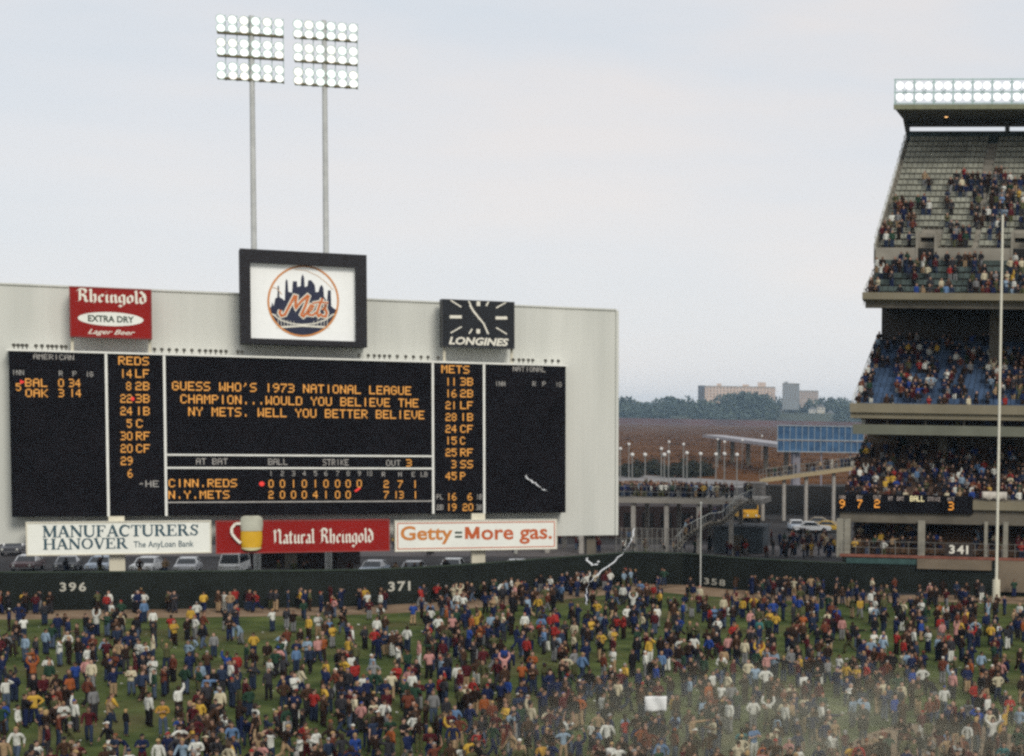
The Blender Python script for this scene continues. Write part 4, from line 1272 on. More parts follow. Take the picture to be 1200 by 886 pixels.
far_cars = [(6, 640, 176, P_white, P_white, 'white sedan parked on the asphalt left of the bank billboard'), (18, 642, 170, P_dark, P_white, 'dark sedan with white roof parked left of the bank billboard'),
            (933, 611, 225, P_pale, P_white, 'pale blue sedan with white roof parked below the walkway ramp'),
            (952, 615, 222, P_white, P_white, 'white sedan parked between the pale blue and tan cars below the ramp'), (972, 613, 224, P_yel, P_yel, 'yellow taxi parked under the ramp beside the grandstand'),
            (962, 607, 232, P_tan, P_tan, 'tan sedan in the back row below the walkway ramp'), (930, 566, 292, P_white, P_white, 'white sedan far behind the ramp columns'), (964, 571, 288, P_white, P_grey, 'white sedan with silver roof far behind the ramp columns')]
for px, py, Y, p1, p2, lb in far_cars:
    t = make_car('parked_car', lb, 'car', p1, p2, 'sedan', 'cars parked in the far lot')
    q = D(px, py, Y); t.location = (q.x, q.y, 0); t.rotation_euler = (0, 0, R(random.choice((75, 90, 100)) if 940 < px < 990 else random.uniform(-20, 20)))

# dark shed behind the beer billboard, long low buildings under the walkway
def box_thing(name, label, cat, px0, px1, py_top, Y, depth, body, roof_m_=None, windows=0, win_m=None, z0=0.0, door=False):
    p, q = D(px0, py_top, Y), D(px1, py_top, Y)
    zt_ = (p.z + q.z) / 2
    t = thing(name, label, cat, ((p.x + q.x) / 2, Y, z0))
    w = MB(); w.box((p.x, Y, z0), (q.x, Y + depth, zt_)); w.build('wall', body, t)
    if roof_m_:
        w = MB(); w.box((p.x - .2, Y - .2, zt_), (q.x + .2, Y + depth + .2, zt_ + .22)); w.build('roof', roof_m_, t)
    if windows:
        for i in range(windows):
            xa = p.x + (q.x - p.x) * (i + .2) / windows; xb = p.x + (q.x - p.x) * (i + .8) / windows
            w = MB(); w.box((xa, Y - .04, z0 + (zt_ - z0) * .35), (xb, Y + .02, z0 + (zt_ - z0) * .8)); w.build('window', win_m or glass, t)
    if door:
        xa = (p.x + q.x) / 2
        w = MB(); w.box((xa - .6, Y - .05, z0), (xa + .6, Y + .02, z0 + 2.0)); w.build('door', concrete_dark, t)
    return t
brown_dark = mat('dark brown boards', (0.02, 0.012, 0.01), 0.9, 0.3, 0.5)
box_thing('equipment_shed', 'dark brown equipment shed below the red beer billboard', 'shed', 287, 395, 647.5, 160, 6, brown_dark, mat('dark shed roof', (.04, .03, .028), .9, .2), door=True)
box_thing('bullpen_shed', 'blue grey shed standing behind the fence beside the stair', 'shed', 836, 894, 619, 186, 5, mat('blue grey boards', (0.075, 0.09, 0.1), 0.85, 0.2, 0.6), mat('grey shed roof', (.1, .11, .12), .9, .2), door=True)
box_thing('concession_block', 'long dark brick block beneath the elevated walkway', 'building', 640, 835, 593, 205, 8, mat('dark red brown brick', (0.035, 0.022, 0.02), 0.9, 0.3, 0.4), None, 9, mat('black opening', (.01, .009, .009), .8, .2))
box_thing('ramp_shade_backdrop', 'dark wall in the shade beneath the walkway ramp', 'wall', 890, 1040, 570, 262, 3, mat('painted ramp shade', (0.02, 0.019, 0.018), 0.9, 0.3))  # near-black backdrop added for the shade under the ramp
# blue bench and low kerb behind the fence
bq = D(795, 648, 168)
t = thing('bench', 'small blue bench behind the outfield fence near the flagpole', 'bench', (bq.x, bq.y, 0))
blue_b = mat('blue bench paint', (0.1, 0.15, 0.4), .6, .1)
w = MB(); w.box((bq.x - .75, bq.y, .6), (bq.x + .75, bq.y + .4, .68)); w.build('seat', blue_b, t)
w = MB(); w.box((bq.x - .75, bq.y + .42, .68), (bq.x + .75, bq.y + .48, 1.05)); w.build('backrest', blue_b, t)
for sx in (-.6, .6):
    w = MB(); w.box((bq.x + sx - .04, bq.y + .05, 0), (bq.x + sx + .04, bq.y + .4, .6)); w.build('leg', steel_grey, t)
sheet('pavement', [G(-200, 652), G(700, 652), G(990, 652), G(1010, 640), G(700, 638), G(-200, 640)], 0.004, mat('brown grey paving', (0.11, 0.095, 0.09), 0.9, 0.2, 0.2))

# yellow school bus
def bus():
    p = G(880, 612)
    t = thing('school_bus', 'yellow school bus parked below the bend of the stair', 'bus', p)
    t.rotation_euler = (0, 0, R(18))
    loc = Matrix.Translation(p) @ Matrix.Rotation(R(18), 4, 'Z')
    def part(w, name, m_):
        o = w.build(name, m_); o.parent = t; return o
    yb = mat('yellow bus paint', (0.55, 0.29, 0.012), 0.5, 0.06)
    w = MB(); w.box((-1.2, .9, .55), (1.2, 8.5, 1.75)); w.hexa([(-1.2, .9, 2.45), (1.2, .9, 2.45), (1.2, 8.5, 2.45), (-1.2, 8.5, 2.45), (-.95, 1.0, 2.95), (.95, 1.0, 2.95), (.95, 8.4, 2.95), (-.95, 8.4, 2.95)])
    for y in (.9, 2.7, 4.5, 6.3, 8.4):
        for sx in (-1.2, 1.08): w.box((sx, y, 1.75), (sx + .12, y + .1, 2.45))
    part(w, 'body', yb)
    w = MB(); w.box((-1.16, .94, 1.76), (1.16, 8.46, 2.44)); part(w, 'window_glass', glass)
    w = MB(); w.hexa([(-.85, -.8, .6), (.85, -.8, .6), (1.0, .895, .6), (-1.0, .895, .6), (-.7, -.8, 1.3), (.7, -.8, 1.3), (.9, .895, 1.5), (-.9, .895, 1.5)]); part(w, 'hood', yb)
    w = MB(); w.box((-1.15, -1.0, .5), (1.15, -.85, .72)); part(w, 'bumper', black_paint)
    for sx in (-1, 1):
        w = MB(); w.box((sx * .98 - .2, -.6, .55), (sx * .98 + .2, .7, 1.0)); part(w, 'fender', yb)
        for y in (.1, 6.6):
            w = MB(); w.tube((sx * 1.22, y, .48), (sx * .9, y, .48), .48, .48, 14); part(w, 'wheel', tyre)
        w = MB(); w.tube((sx * .6, -.88, 1.0), (sx * .6, -.75, 1.0), .14, .14, 10); part(w, 'headlight', mat('headlight glass', (0.6, 0.6, 0.55)))
bus()

# elevated walkway
rail_dull = mat('dull grey rail paint', (0.24, 0.235, 0.22), 0.7, 0.15)
YW = 182.0
def zw(px, py, Y=YW): return D(px, py, Y).z
wk = thing('footbridge', 'long concrete pedestrian walkway on columns behind the outfield fence', 'footbridge', D(800, 588, YW) * 1.0)
wk.location.z = 0
xa, xb = D(560, 586, YW).x, D(892, 586, YW).x
zd = zw(780, 584)
zdb = zw(780, 590)
w = MB(); w.box((xa, YW, zdb), (xb, YW + 9, zd)); w.build('walkway_deck', mat('grey walkway concrete', (0.26, 0.24, 0.21), .9, .15, .3), wk)
w = MB()
for yy in (YW + .1, YW + 8.8):
    x = xa
    while x < xb:
        w.tube((x, yy, zd), (x, yy, zd + 1.25), 0.03, n=4); x += 1.2
    for dz in (.12, .65, 1.22): w.tube((xa, yy, zd + dz), (xb, yy, zd + dz), 0.035, n=4)
w.build('walkway_railing', rail_dull, wk)
for px in (640, 680, 741, 780, 818, 856):
    x = D(px, 600, YW).x
    for yy in (YW + .6, YW + 8.2):
        w = MB(); w.box((x - .22, yy - .2, 0), (x + .22, yy + .2, zdb)); w.build('column', mat('pale column concrete', (.33, .31, .28), .9, .12), wk)
# stair going down from the walkway
st = thing('staircase', 'outdoor concrete stair descending from the walkway to the bullpen', 'staircase', D(805, 632, YW - 1) * 1.0)
st.location.z = 0
path = [(884, 585), (868, 592), (848, 611.5), (834, 613), (806, 627), (794, 641)]
pts = [D(x, y, YW - .6) for x, y in path]
pts[-1].z = max(0.1, pts[-1].z)
w = MB()
for p, q in zip(pts[:-1], pts[1:]): w.beam(p, q, 0.3, 0.55)
w.build('stringer', mat('pale stair concrete', (.4, .37, .32), .9, .12), st)
w = MB()
for p, q in zip(pts[:-1], pts[1:]):
    p2, q2 = p + Vector((0, -1.6, .1)), q + Vector((0, -1.6, .1))
    nst = max(1, int((q - p).length / .4))
    for i in range(nst):
        c = p.lerp(q, (i + .5) / nst) + Vector((0, -.8, .1))
        w.box((c.x - .18, c.y - .75, c.z - .08), (c.x + .18, c.y + .62, c.z + .05))
w.build('tread', concrete_dark, st)
w = MB()
for p, q in zip(pts[:-1], pts[1:]):
    for dy in (0, -1.6):
        w.tube(p + Vector((0, dy, 1.1)), q + Vector((0, dy, 1.1)), 0.035, n=5)
        nst = max(1, int((q - p).length / .7))
        for i in range(nst + 1):
            c = p.lerp(q, i / nst) + Vector((0, dy, 0)); w.tube(c, c + Vector((0, 0, 1.1)), 0.025, n=4)
w.build('stair_railing', rail_m, st)
# upper ramp rising to the right
YR = 245.0
rp0, rp1 = D(890, 562, YR), D(1075, 537, YR)
rm = thing('walkway_ramp', 'tan edged concrete ramp rising toward the grandstand on slim columns', 'ramp', (rp0.x, YR, 0))
w = MB()
w.hexa([rp0 - Vector((0, 0, .5)), rp1 - Vector((0, 0, .5)), rp1 + Vector((0, 8, -.5)), rp0 + Vector((0, 8, -.5)), rp0, rp1, rp1 + Vector((0, 8, 0)), rp0 + Vector((0, 8, 0))])
w.build('ramp_slab', mat('tan ramp edge', (.34, .27, .16), .9, .12, .3), rm)
w = MB()
n_ = 46
for dy in (.1, 7.9):
    for i in range(n_):
        p = rp0.lerp(rp1, i / (n_ - 1)) + Vector((0, dy, 0)); w.tube(p, p + Vector((0, 0, 1.4)), .04, n=4)
    for dz in (.15, .7, 1.38): w.tube(rp0 + Vector((0, dy, dz)), rp1 + Vector((0, dy, dz)), .04, n=4)
w.build('ramp_railing', rail_dull, rm)
for px in (893, 918, 944, 976.5, 1010):
    f_ = (px - 890) / 185
    p = rp0.lerp(rp1, f_)
    w = MB(); w.tube((p.x, YR + 1, 0), (p.x, YR + 1, p.z - .5), .27, .27, 8); w.build('ramp_column', mat('pale column concrete', (.33, .31, .28)), rm)
w = MB(); p_ = D(871, 588, 214); q_ = D(891.5, 588, 214)
w.box((p_.x, 214, p_.z), (q_.x, 219, D(880, 566, 214).z)); w.build('landing_box', mat('grey slatted tower wall', (.2, .18, .16), .9, .25, 3), rm)

# street lamps
lamps = [(737, 520.6), (784, 518), (801, 520.6), (775, 526), (783.5, 530), (778.5, 533), (805, 531), (821, 532), (839, 532.5), (849, 532), (863.7, 533), (841, 515), (849, 518), (893, 511), (741, 533), (756, 533), (727, 526), (870, 516)]
lamp_words = ['', '']
pole_m = mat('grey lamp pole', (.22, .22, .21), .6, .1)
globe_m = mat('white globe glass', (.6, .59, .56), .3, .03)
desc = {0: 'street lamp with white globe closest to the scoreboard wall, of the upper far row', 1: 'tall globe street lamp standing farthest above the dark meadow edge', 2: 'globe street lamp just right of the farthest lamp pair', 3: 'globe street lamp a little lower and left of two clustered lamps', 4: 'globe street lamp higher of the close pair near the dark bushes',
        5: 'globe street lamp lower of the close pair near the dark bushes', 6: 'large globe street lamp standing alone behind the yellow clad walker', 7: 'globe street lamp between the lone large globe and the row of three', 8: 'globe street lamp first of the row of three above the stair',
        9: 'globe street lamp middle of the row of three above the stair', 10: 'globe street lamp last of the row of three, nearest the ramp', 11: 'small globe street lamp in front of the sloping road, left of its twin', 12: 'small globe street lamp in front of the sloping road, right of its twin',
        13: 'globe street lamp beside the end of the blue billboard', 14: 'globe street lamp by the scoreboard wall, lower near row', 15: 'globe street lamp second from the scoreboard wall in the near row', 16: 'globe street lamp touching the edge of the scoreboard wall', 17: 'small globe street lamp at the far end of the sloping road'}
for i, (px, py) in enumerate(lamps):
    yh = 487 - (860 - px) * .0165
    Y = 7.0 * F / max(10, py - yh)
    p = D(px, py, Y)
    t = thing('street_lamp', desc[i], 'street lamp', (p.x, p.y, 0), 'globe street lamps around the lot')
    w = MB(); w.tube((p.x, p.y, 0), (p.x, p.y, p.z - .3), .14, .09, 6); w.build('pole', pole_m, t)
    w = MB(); w.ball(p, .36, 8, 6); w.build('globe', globe_m, t, smooth=True)
# flagpole rising behind the crowd
fp = G(821.5, 690); ft = D(820, 590, fp.y)
t = thing('flagpole', 'thin pale bare pole standing at the outfield fence by the 358 mark', 'pole', (fp.x, fp.y - .3, 0))
w = MB(); w.tube((fp.x, fp.y - .3, 0), (fp.x, fp.y - .3, ft.z), .06, .045, 8); w.build('pole', rail_m, t)
w = MB(); w.ball((fp.x, fp.y - .3, ft.z + .06), .1); w.build('finial', rail_m, t)

# blue billboard seen from behind on its frame
YB = 300.0
bl0, bl1 = D(911.5, 498.5, YB), D(1012, 530.5, YB)
t = thing('billboard', 'big blue double panel billboard with white struts on a tower by the ramp', 'billboard', ((bl0.x + bl1.x) / 2, YB, 0))
bluem = mat('blue billboard panels', (.035, .095, .2), .6, .3, .6, col2=(.06, .14, .26))
zmid0, zmid1 = D(960, 515.5, YB).z, D(960, 517.5, YB).z
w = MB(); w.box((bl0.x, YB, zmid0), (bl1.x, YB + .4, bl0.z)); w.build('upper_panel', bluem, t)
w = MB(); w.box((bl0.x, YB, bl1.z), (bl1.x, YB + .4, zmid1)); w.build('lower_panel', bluem, t)
w = MB()
for i in range(15):
    x = bl0.x + (bl1.x - bl0.x) * i / 14
    w.box((x - .045, YB - .16, bl1.z), (x + .045, YB - .01, bl0.z))
for z in (bl0.z, zmid0 - .05, bl1.z):
    w.box((bl0.x - .1, YB - .25, z - .07), (bl1.x + .1, YB - .165, z + .07))
w.build('strut_frame', mat('pale blue steel', (.3, .36, .4), .6, .1), t)
for px in (930, 962, 996):
    x = D(px, 540, YB).x
    w = MB(); w.box((x - .14, YB + .5, 0), (x + .14, YB + 1.0, bl0.z)); w.build('support_post', mat('violet grey steel', (.2, .19, .22), .7, .1), t)
x0_, x1_ = D(926, 540, YB).x, D(936, 540, YB).x
w = MB(); w.box((x0_, YB + 1.1, 0), (x1_, YB + 3, bl1.z)); w.build('tower_base', mat('violet grey panel', (.24, .23, .26), .8, .1), t)

# sloping road viaduct beyond
va, vb = D(835, 511, 600), D(935, 524, 430)
t = thing('viaduct', 'pale sloping road viaduct crossing the brown meadow', 'viaduct', va * 1.0)
t.location.z = 0
w = MB(); w.beam(va, vb, 7, .9); w.build('road_deck', mat('pale viaduct concrete', (.34, .33, .35), .9, .1, .1), t)
for f_ in (.1, .3, .5, .7, .9):
    p = va.lerp(vb, f_)
    w = MB(); w.box((p.x - .6, p.y - .6, 0), (p.x + .6, p.y + .6, max(.3, p.z - .6))); w.build('pier', concrete_dark, t)

# leafy masses ------------------------------------------------
def leaf_mesh(name, blobs, n_per, size, material, flat=0.8):
    """many small two sided leaf clumps spread through ellipsoids: blobs = [(x, y, z, rx, rz)]"""
    V, FA = [], []
    for bx_, by_, bz_, rx_, rz_ in blobs:
        for _ in range(n_per):
            d = rng.normal(size=3); d /= np.linalg.norm(d)
            r_ = rng.uniform(.35, 1.0) ** .6
            c = np.array((bx_, by_, bz_)) + d * r_ * np.array((rx_, rx_, rz_))
            a1 = rng.normal(size=3); a1 /= np.linalg.norm(a1)
            a2 = np.cross(a1, d + rng.normal(size=3) * .3); a2 /= (np.linalg.norm(a2) + 1e-6)
            s_ = size * rng.uniform(.6, 1.4)
            o = len(V)
            V += [c - a1 * s_, c + a2 * s_ * .7, c + a1 * s_, c - a2 * s_ * .7]
            FA.append((o, o + 1, o + 2, o + 3))
    me = bpy.data.meshes.new(name)
    me.from_pydata([tuple(v) for v in V], [], FA)
    me.materials.append(material)
    o = bpy.data.objects.new(name, me)
    COL.objects.link(o)
    return o
wood = mat('far wood foliage', (0.042, 0.064, 0.052), 0.9, 0.3, 0.02, col2=(0.076, 0.098, 0.07))
blobs = []
for i in range(760):
    x = random.uniform(-1700, 800); y = random.uniform(2580, 2950)
    r_ = random.uniform(6.5, 13.5)
    px_, _ = project((x, y, 15))
    h_ = hill_h(x, y)
    pz_ = project((x, y, h_ + r_ * 1.5))
    if y < 2790 and 893 < pz_[0] < 982 and pz_[1] < 486: continue
    if y < 2790 and pz_[1] < 468: continue
    top = 1.0
    blobs.append((x, y, h_ + r_ * .75 * top, r_ * 1.1, r_ * random.uniform(.8, 1.25)))
# taller clumps where the photo's skyline rises
for px_, py_ in ((845, 463), (852, 462), (858, 461), (863, 460), (869, 459.5), (877, 459), (884, 459.5), (890, 461), (897, 463), (910, 466), (940, 466), (948, 467), (956, 466.5), (962, 466), (970, 465), (980, 465.5), (988, 467), (728, 468), (735, 467), (742, 470), (792, 470), (800, 471), (840, 467), (866, 463), (874, 461), (884, 461), (893, 463), (902, 467), (926, 468), (966, 467), (975, 466), (984, 467), (992, 470), (858, 466), (830, 468), (815, 471)):
    p = D(px_, py_, 2700 if px_ < 898 else 2870)
    blobs.append((p.x, p.y, p.z - 13, 15, 15)); blobs.append((p.x + 10, p.y, p.z - 24, 17, 15))
o = leaf_mesh('treeline', blobs, 85, 3.1, wood)
tag(o, 'dense dark wood covering the ridge beyond the brown meadow', 'wood', kind='stuff')
bush = mat('dark brush foliage', (0.02, 0.022, 0.014), 0.9, 0.4, 0.3)
blobs = []
for i in range(70):
    px_ = random.uniform(690, 832)
    Y = random.uniform(405, 450)
    p = G(px_, 15 * F / Y + 486)
    hh = 2.6 if 745 < px_ < 770 or 795 < px_ < 830 else 1.9
    blobs.append((p.x, p.y, hh * .5, 2.4, hh * random.uniform(.5, 1.0)))
o = leaf_mesh('undergrowth', blobs, 70, .5, bush)
tag(o, 'dark low brush along the near edge of the meadow', 'brush', kind='stuff')
reed_m = mat('dry reed plumes', (0.085, 0.036, 0.01), .95, .3, .05, col2=(.13, .058, .019))
blobs = [(random.uniform(-260, 60), random.triangular(425, 2450, 430), .5, 10, .4) for _ in range(900)]
o = leaf_mesh('reeds', blobs, 16, .5, reed_m)
tag(o, 'tall dry brown reeds covering the meadow', 'reeds', kind='stuff')

# apartment buildings on the ridge
def apartment(px0, px1, pyt, pyb, Y, body, label, floors, bays, dark_end=None, roofbits=()):
    p, q = D(px0, pyt, Y), D(px1, pyt, Y)
    zt_, zb_ = (p.z + q.z) / 2, D((px0 + px1) / 2, pyb, Y).z
    t = thing('apartment_building', label, 'apartment building', ((p.x + q.x) / 2, Y, zb_ - 14))
    w = MB(); w.box((p.x, Y, zb_ - 14), (q.x, Y + 32, zt_)); w.build('wall', body, t)
    w = MB(); w.box((p.x - .4, Y - .4, zt_), (q.x + .4, Y + 32.4, zt_ + 1.2)); w.build('roof', concrete, t)
    wm = mat('far dark window', (.22, .19, .18), .3, .1)
    k = 0
    for f_ in range(floors):
        z = zt_ - (zt_ - zb_) * (f_ + .75) / floors
        for b_ in range(bays):
            if k >= 96: break
            k += 1
            xw = p.x + (q.x - p.x) * (b_ + .3) / bays; xe = p.x + (q.x - p.x) * (b_ + .7) / bays
            w = MB(); w.box((xw, Y - .12, z), (xe, Y + .05, z + (zt_ - zb_) / floors * .5)); w.build('window', wm, t)
    if dark_end:
        e0, e1 = D(dark_end[0], dark_end[2], Y - 1), D(dark_end[1], dark_end[2], Y - 1)
        w = MB(); w.box((e0.x, Y - 1.2, zb_ - 14), (e1.x, Y - .15, e0.z)); w.build('darker_end', mat('dark grey brick', (.1, .1, .11), .9, .1), t)  # slab at one end in a darker colour than the wall
    for rx0, rx1, ry in roofbits:
        e0, e1 = D(rx0, ry, Y + 5), D(rx1, ry, Y + 5)
        w = MB(); w.box((e0.x, Y + 5, zt_ + 1.2), (e1.x, Y + 10, e0.z)); w.build('lift_housing', body, t)
pinkb = mat('far pinkish brick', (.62, .47, .37), .9, .06, .05)
greyb = mat('far grey brick', (.24, .25, .25), .9, .06, .05)
paleb = mat('far pale brick', (.42, .34, .29), .9, .06, .05)
apartment(819, 906, 453.5, 467, 2810, pinkb, 'long pinkish brick apartment slab on the wooded ridge', 4, 22, (818, 826, 451.6), ((840, 845, 449.4), (870, 877, 450.4), (888, 897, 448)))
apartment(917, 934.5, 450, 470, 2755, greyb, 'grey brick apartment tower rising from the ridge trees', 7, 5, None, ((919, 923, 447.2),))
apartment(934.6, 957, 458.5, 468, 2845, paleb, 'low pale brick apartment block beside the grey tower', 3, 7)
housew = mat('white clapboard', (.55, .53, .48), .8, .05)
for i, (px_, py_, wpx, c_, lb) in enumerate(((901, 474, 8, housew, 'white house with grey roof highest among the trees below the grey tower'), (917, 478.5, 11, housew, 'wide white house among the trees directly below the grey tower'), (929, 483, 10, mat('tan clapboard', (.4, .33, .25), .8, .05), 'tan house with grey roof low among the ridge trees'),
                                             (952, 479, 8, housew, 'white house left of the tallest gable near the grandstand'), (962, 476.5, 9, mat('cream clapboard', (.5, .46, .38), .8, .05), 'tall cream house with steep gable near the grandstand'), (973, 484, 9, mat('tan clapboard', (.4, .33, .25)), 'tan house with grey roof beside the blue billboard top'))):
    p = D(px_, py_, 2781); hw_ = wpx * .695
    zb_ = min(hill_h(p.x, p.y), p.z - 9)
    t = thing('house', lb, 'house', (p.x, p.y, zb_), 'houses on the wooded ridge')
    w = MB(); w.box((p.x - hw_, 2777, zb_ - 1), (p.x + hw_, 2790, p.z - 1)); w.build('wall', c_, t)
    w = MB(); zt_ = p.z - 1
    w.add([(p.x - hw_ - .4, 2776.6, zt_), (p.x + hw_ + .4, 2776.6, zt_), (p.x + hw_ + .4, 2790.4, zt_), (p.x - hw_ - .4, 2790.4, zt_), (p.x, 2776.6, zt_ + hw_ * .9), (p.x, 2790.4, zt_ + hw_ * .9)],
          [(0, 1, 4), (2, 3, 5), (0, 4, 5, 3), (1, 2, 5, 4), (0, 3, 2, 1)])
    w.build('roof', mat('grey shingle roof', (.16, .16, .165), .9, .1), t)
    for sx in (-.5, .5):
        w = MB(); w.box((p.x + sx * hw_ - .9, 2776.9, zt_ - 4.2), (p.x + sx * hw_ + .9, 2777.05, zt_ - 1.6)); w.build('window', glass, t)

# scraps of paper thrown on the grass
V_, F_ = [], []
for i in range(420):
    p = G(random.uniform(-20, 1220), random.triangular(700, 895, 780))
    a = random.uniform(0, 6.3); l_ = random.uniform(.08, .2); z = .03
    d1 = Vector((math.cos(a), math.sin(a), random.uniform(-.1, .3))) * l_; d2 = Vector((-math.sin(a), math.cos(a), random.uniform(0, .3))) * l_ * .7
    o_ = len(V_); c = Vector((p.x, p.y, z))
    V_ += [tuple(c), tuple(c + d1), tuple(c + d1 + d2), tuple(c + d2)]; F_.append((o_, o_ + 1, o_ + 2, o_ + 3))
w = MB(); w.add(V_, F_)
tag(w.build('litter', mat('torn paper', (.6, .58, .52), .9, .1)), 'torn white paper scraps scattered over the outfield grass', 'litter', kind='stuff')
# chain link fence and posts below the walkway
p, q = D(722, 640, 176), D(800, 640, 176)
t = thing('chain_link_fence', 'tall grey chain link fence on thin posts below the walkway', 'fence', ((p.x + q.x) / 2, 176, 0))
w = MB()
for i in range(14):
    x = p.x + (q.x - p.x) * i / 13; w.tube((x, 176, 0), (x, 176, 3.3), .05, n=5)
w.build('post', rail_dull, t)
w = MB()
for z in (.1, 1.1, 2.2, 3.25): w.tube((p.x, 176, z), (q.x, 176, z), .035, n=4)
x = p.x
while x < q.x - 3:
    w.tube((x, 176.03, .1), (x + 3.1, 176.03, 3.2), .014, n=3); w.tube((x, 175.97, 3.2), (x + 3.1, 175.97, .1), .014, n=3); x += .3
w.build('wire_mesh', rail_dull, t)

# paper streamers in the air
def streamer(pts, wd, label):
    b = MB()
    P = []
    for i in range(len(pts) - 1):
        p0, p1, p2, p3 = pts[max(0, i - 1)], pts[i], pts[i + 1], pts[min(len(pts) - 1, i + 2)]
        for k_ in range(10):
            u_ = k_ / 10
            P.append(.5 * (2 * p1 + (p2 - p0) * u_ + (2 * p0 - 5 * p1 + 4 * p2 - p3) * u_ ** 2 + (3 * p1 - p0 - 3 * p2 + p3) * u_ ** 3))
    P.append(pts[-1])
    P = [p + Vector((.05 * math.sin(i * 1.1), 0, .04 * math.sin(i * .73))) + Vector((random.uniform(-.025, .025), 0, random.uniform(-.025, .025))) for i, p in enumerate(P)]
    vs = []
    for i, p in enumerate(P):
        tw = i * .09
        n_ = Vector((math.cos(tw) * .8 + .3, math.sin(tw) * .5, .35)).normalized() * wd / 2
        th = Vector((0, .012, 0))
        vs += [p - n_ - th, p + n_ - th, p + n_ + th, p - n_ + th]
    fs = []
    for i in range(len(P) - 1):
        for k_ in range(4):
            fs.append((4 * i + k_, 4 * i + (k_ + 1) % 4, 4 * i + 4 + (k_ + 1) % 4, 4 * i + 4 + k_))
    fs += [(3, 2, 1, 0), tuple(range(4 * len(P) - 4, 4 * len(P)))]
    b.add(vs, fs)
    o = b.build('paper_streamer', mat('white paper', (.72, .74, .76), .9, .03), smooth=True, loc=pts[-1])
    tag(o, label, 'streamer', 'paper streamers flying over the field')
sp = [(743, 619, 146), (740.5, 631, 145), (734, 643, 143), (720, 658, 140), (703, 671, 136), (691, 683, 133), (687, 696, 131), (687.5, 709, 130)]
streamer([D(*s_) for s_ in sp], .095, 'long white paper streamer hanging down to the crowd beside the scoreboard wall')
streamer([D(*s_) for s_ in ((687, 654, 140), (691, 660, 140), (697, 662, 140), (702, 658, 140))], .16, 'short curled white streamer near the top of the fence')
q_ = [BD.at(*BD.S(x, y, .3), .3) for x, y in ((615, 557), (621, 563), (628, 567), (634, 572), (641, 575.5))]
streamer(q_, .15, 'short white paper streamer in front of the black scoreboard panel')

# ================================================================== people
def skin_mesh(pts, edges, radii, sub=1, mats=(), root=0):
    me = bpy.data.meshes.new('figure')
    me.from_pydata(pts, edges, [])
    o = bpy.data.objects.new('figure', me)
    COL.objects.link(o)
    sk = o.modifiers.new('skin', 'SKIN')
    sk.use_smooth_shade = True
    sk.branch_smoothing = 0.4
    lay = me.skin_vertices[0].data
    for i, r_ in enumerate(radii):
        lay[i].radius = r_ if isinstance(r_, tuple) else (r_, r_)
        lay[i].use_root = (i == root)
    if sub:
        sd = o.modifiers.new('sub', 'SUBSURF'); sd.levels = sub; sd.render_levels = sub
    dg = bpy.context.evaluated_depsgraph_get()
    dg.update()
    out = bpy.data.meshes.new_from_object(o.evaluated_get(dg))
    bpy.data.objects.remove(o); bpy.data.meshes.remove(me)
    out.materials.clear()
    for q in mats: out.materials.append(q)
    out.polygons.foreach_set('use_smooth', [True] * len(out.polygons))
    return out

# pose: joint positions with the figure facing -Y, height about 1.75 m
def pose(la=None, ra=None, ll=None, rl=None, lean=0.0, twist=0.0, drop=0.0, head=(0, 0)):
    """la, ra = (elbow, hand) ; ll, rl = (knee, ankle) ; lean forward in m at the shoulders"""
    J = {}
    J['pelvis'] = (0, 0, 0.96 - drop)
    J['waist'] = (0, -lean * 0.25, 1.10 - drop)
    J['chest'] = (0, -lean * 0.75, 1.32 - drop - lean * .15)
    J['neck'] = (0, -lean * 1.05 + 0.01, 1.475 - drop - lean * .25)
    J['jaw'] = (head[0], -lean * 1.15 - 0.025 + head[1], 1.56 - drop - lean * .3)
    J['crown'] = (head[0] * 1.4, -lean * 1.25 + 0.0 + head[1], 1.66 - drop - lean * .32)
    for s_, nm in ((1, 'l'), (-1, 'r')):
        sh = (0.185 * s_, -lean * 0.95 + twist * s_, 1.42 - drop - lean * .22)
        J[nm + 'sh'] = sh
        e_, h_ = (la if s_ == 1 else ra) or ((0.25 * s_, 0.02, 1.14), (0.26 * s_, -0.06, 0.89))
        J[nm + 'el'] = (e_[0], e_[1] - lean * .7, e_[2] - drop)
        J[nm + 'ha'] = (h_[0], h_[1] - lean * .6, h_[2] - drop)
        J[nm + 'hip'] = (0.095 * s_, 0, 0.90 - drop)
        k_, a_ = (ll if s_ == 1 else rl) or ((0.105 * s_, -0.015, 0.49), (0.11 * s_, 0.03, 0.09))
        J[nm + 'kn'] = k_; J[nm + 'an'] = a_
        J[nm + 'toe'] = (a_[0] + 0.025 * s_, a_[1] - 0.17, max(0.035, a_[2] - 0.05))
    return J
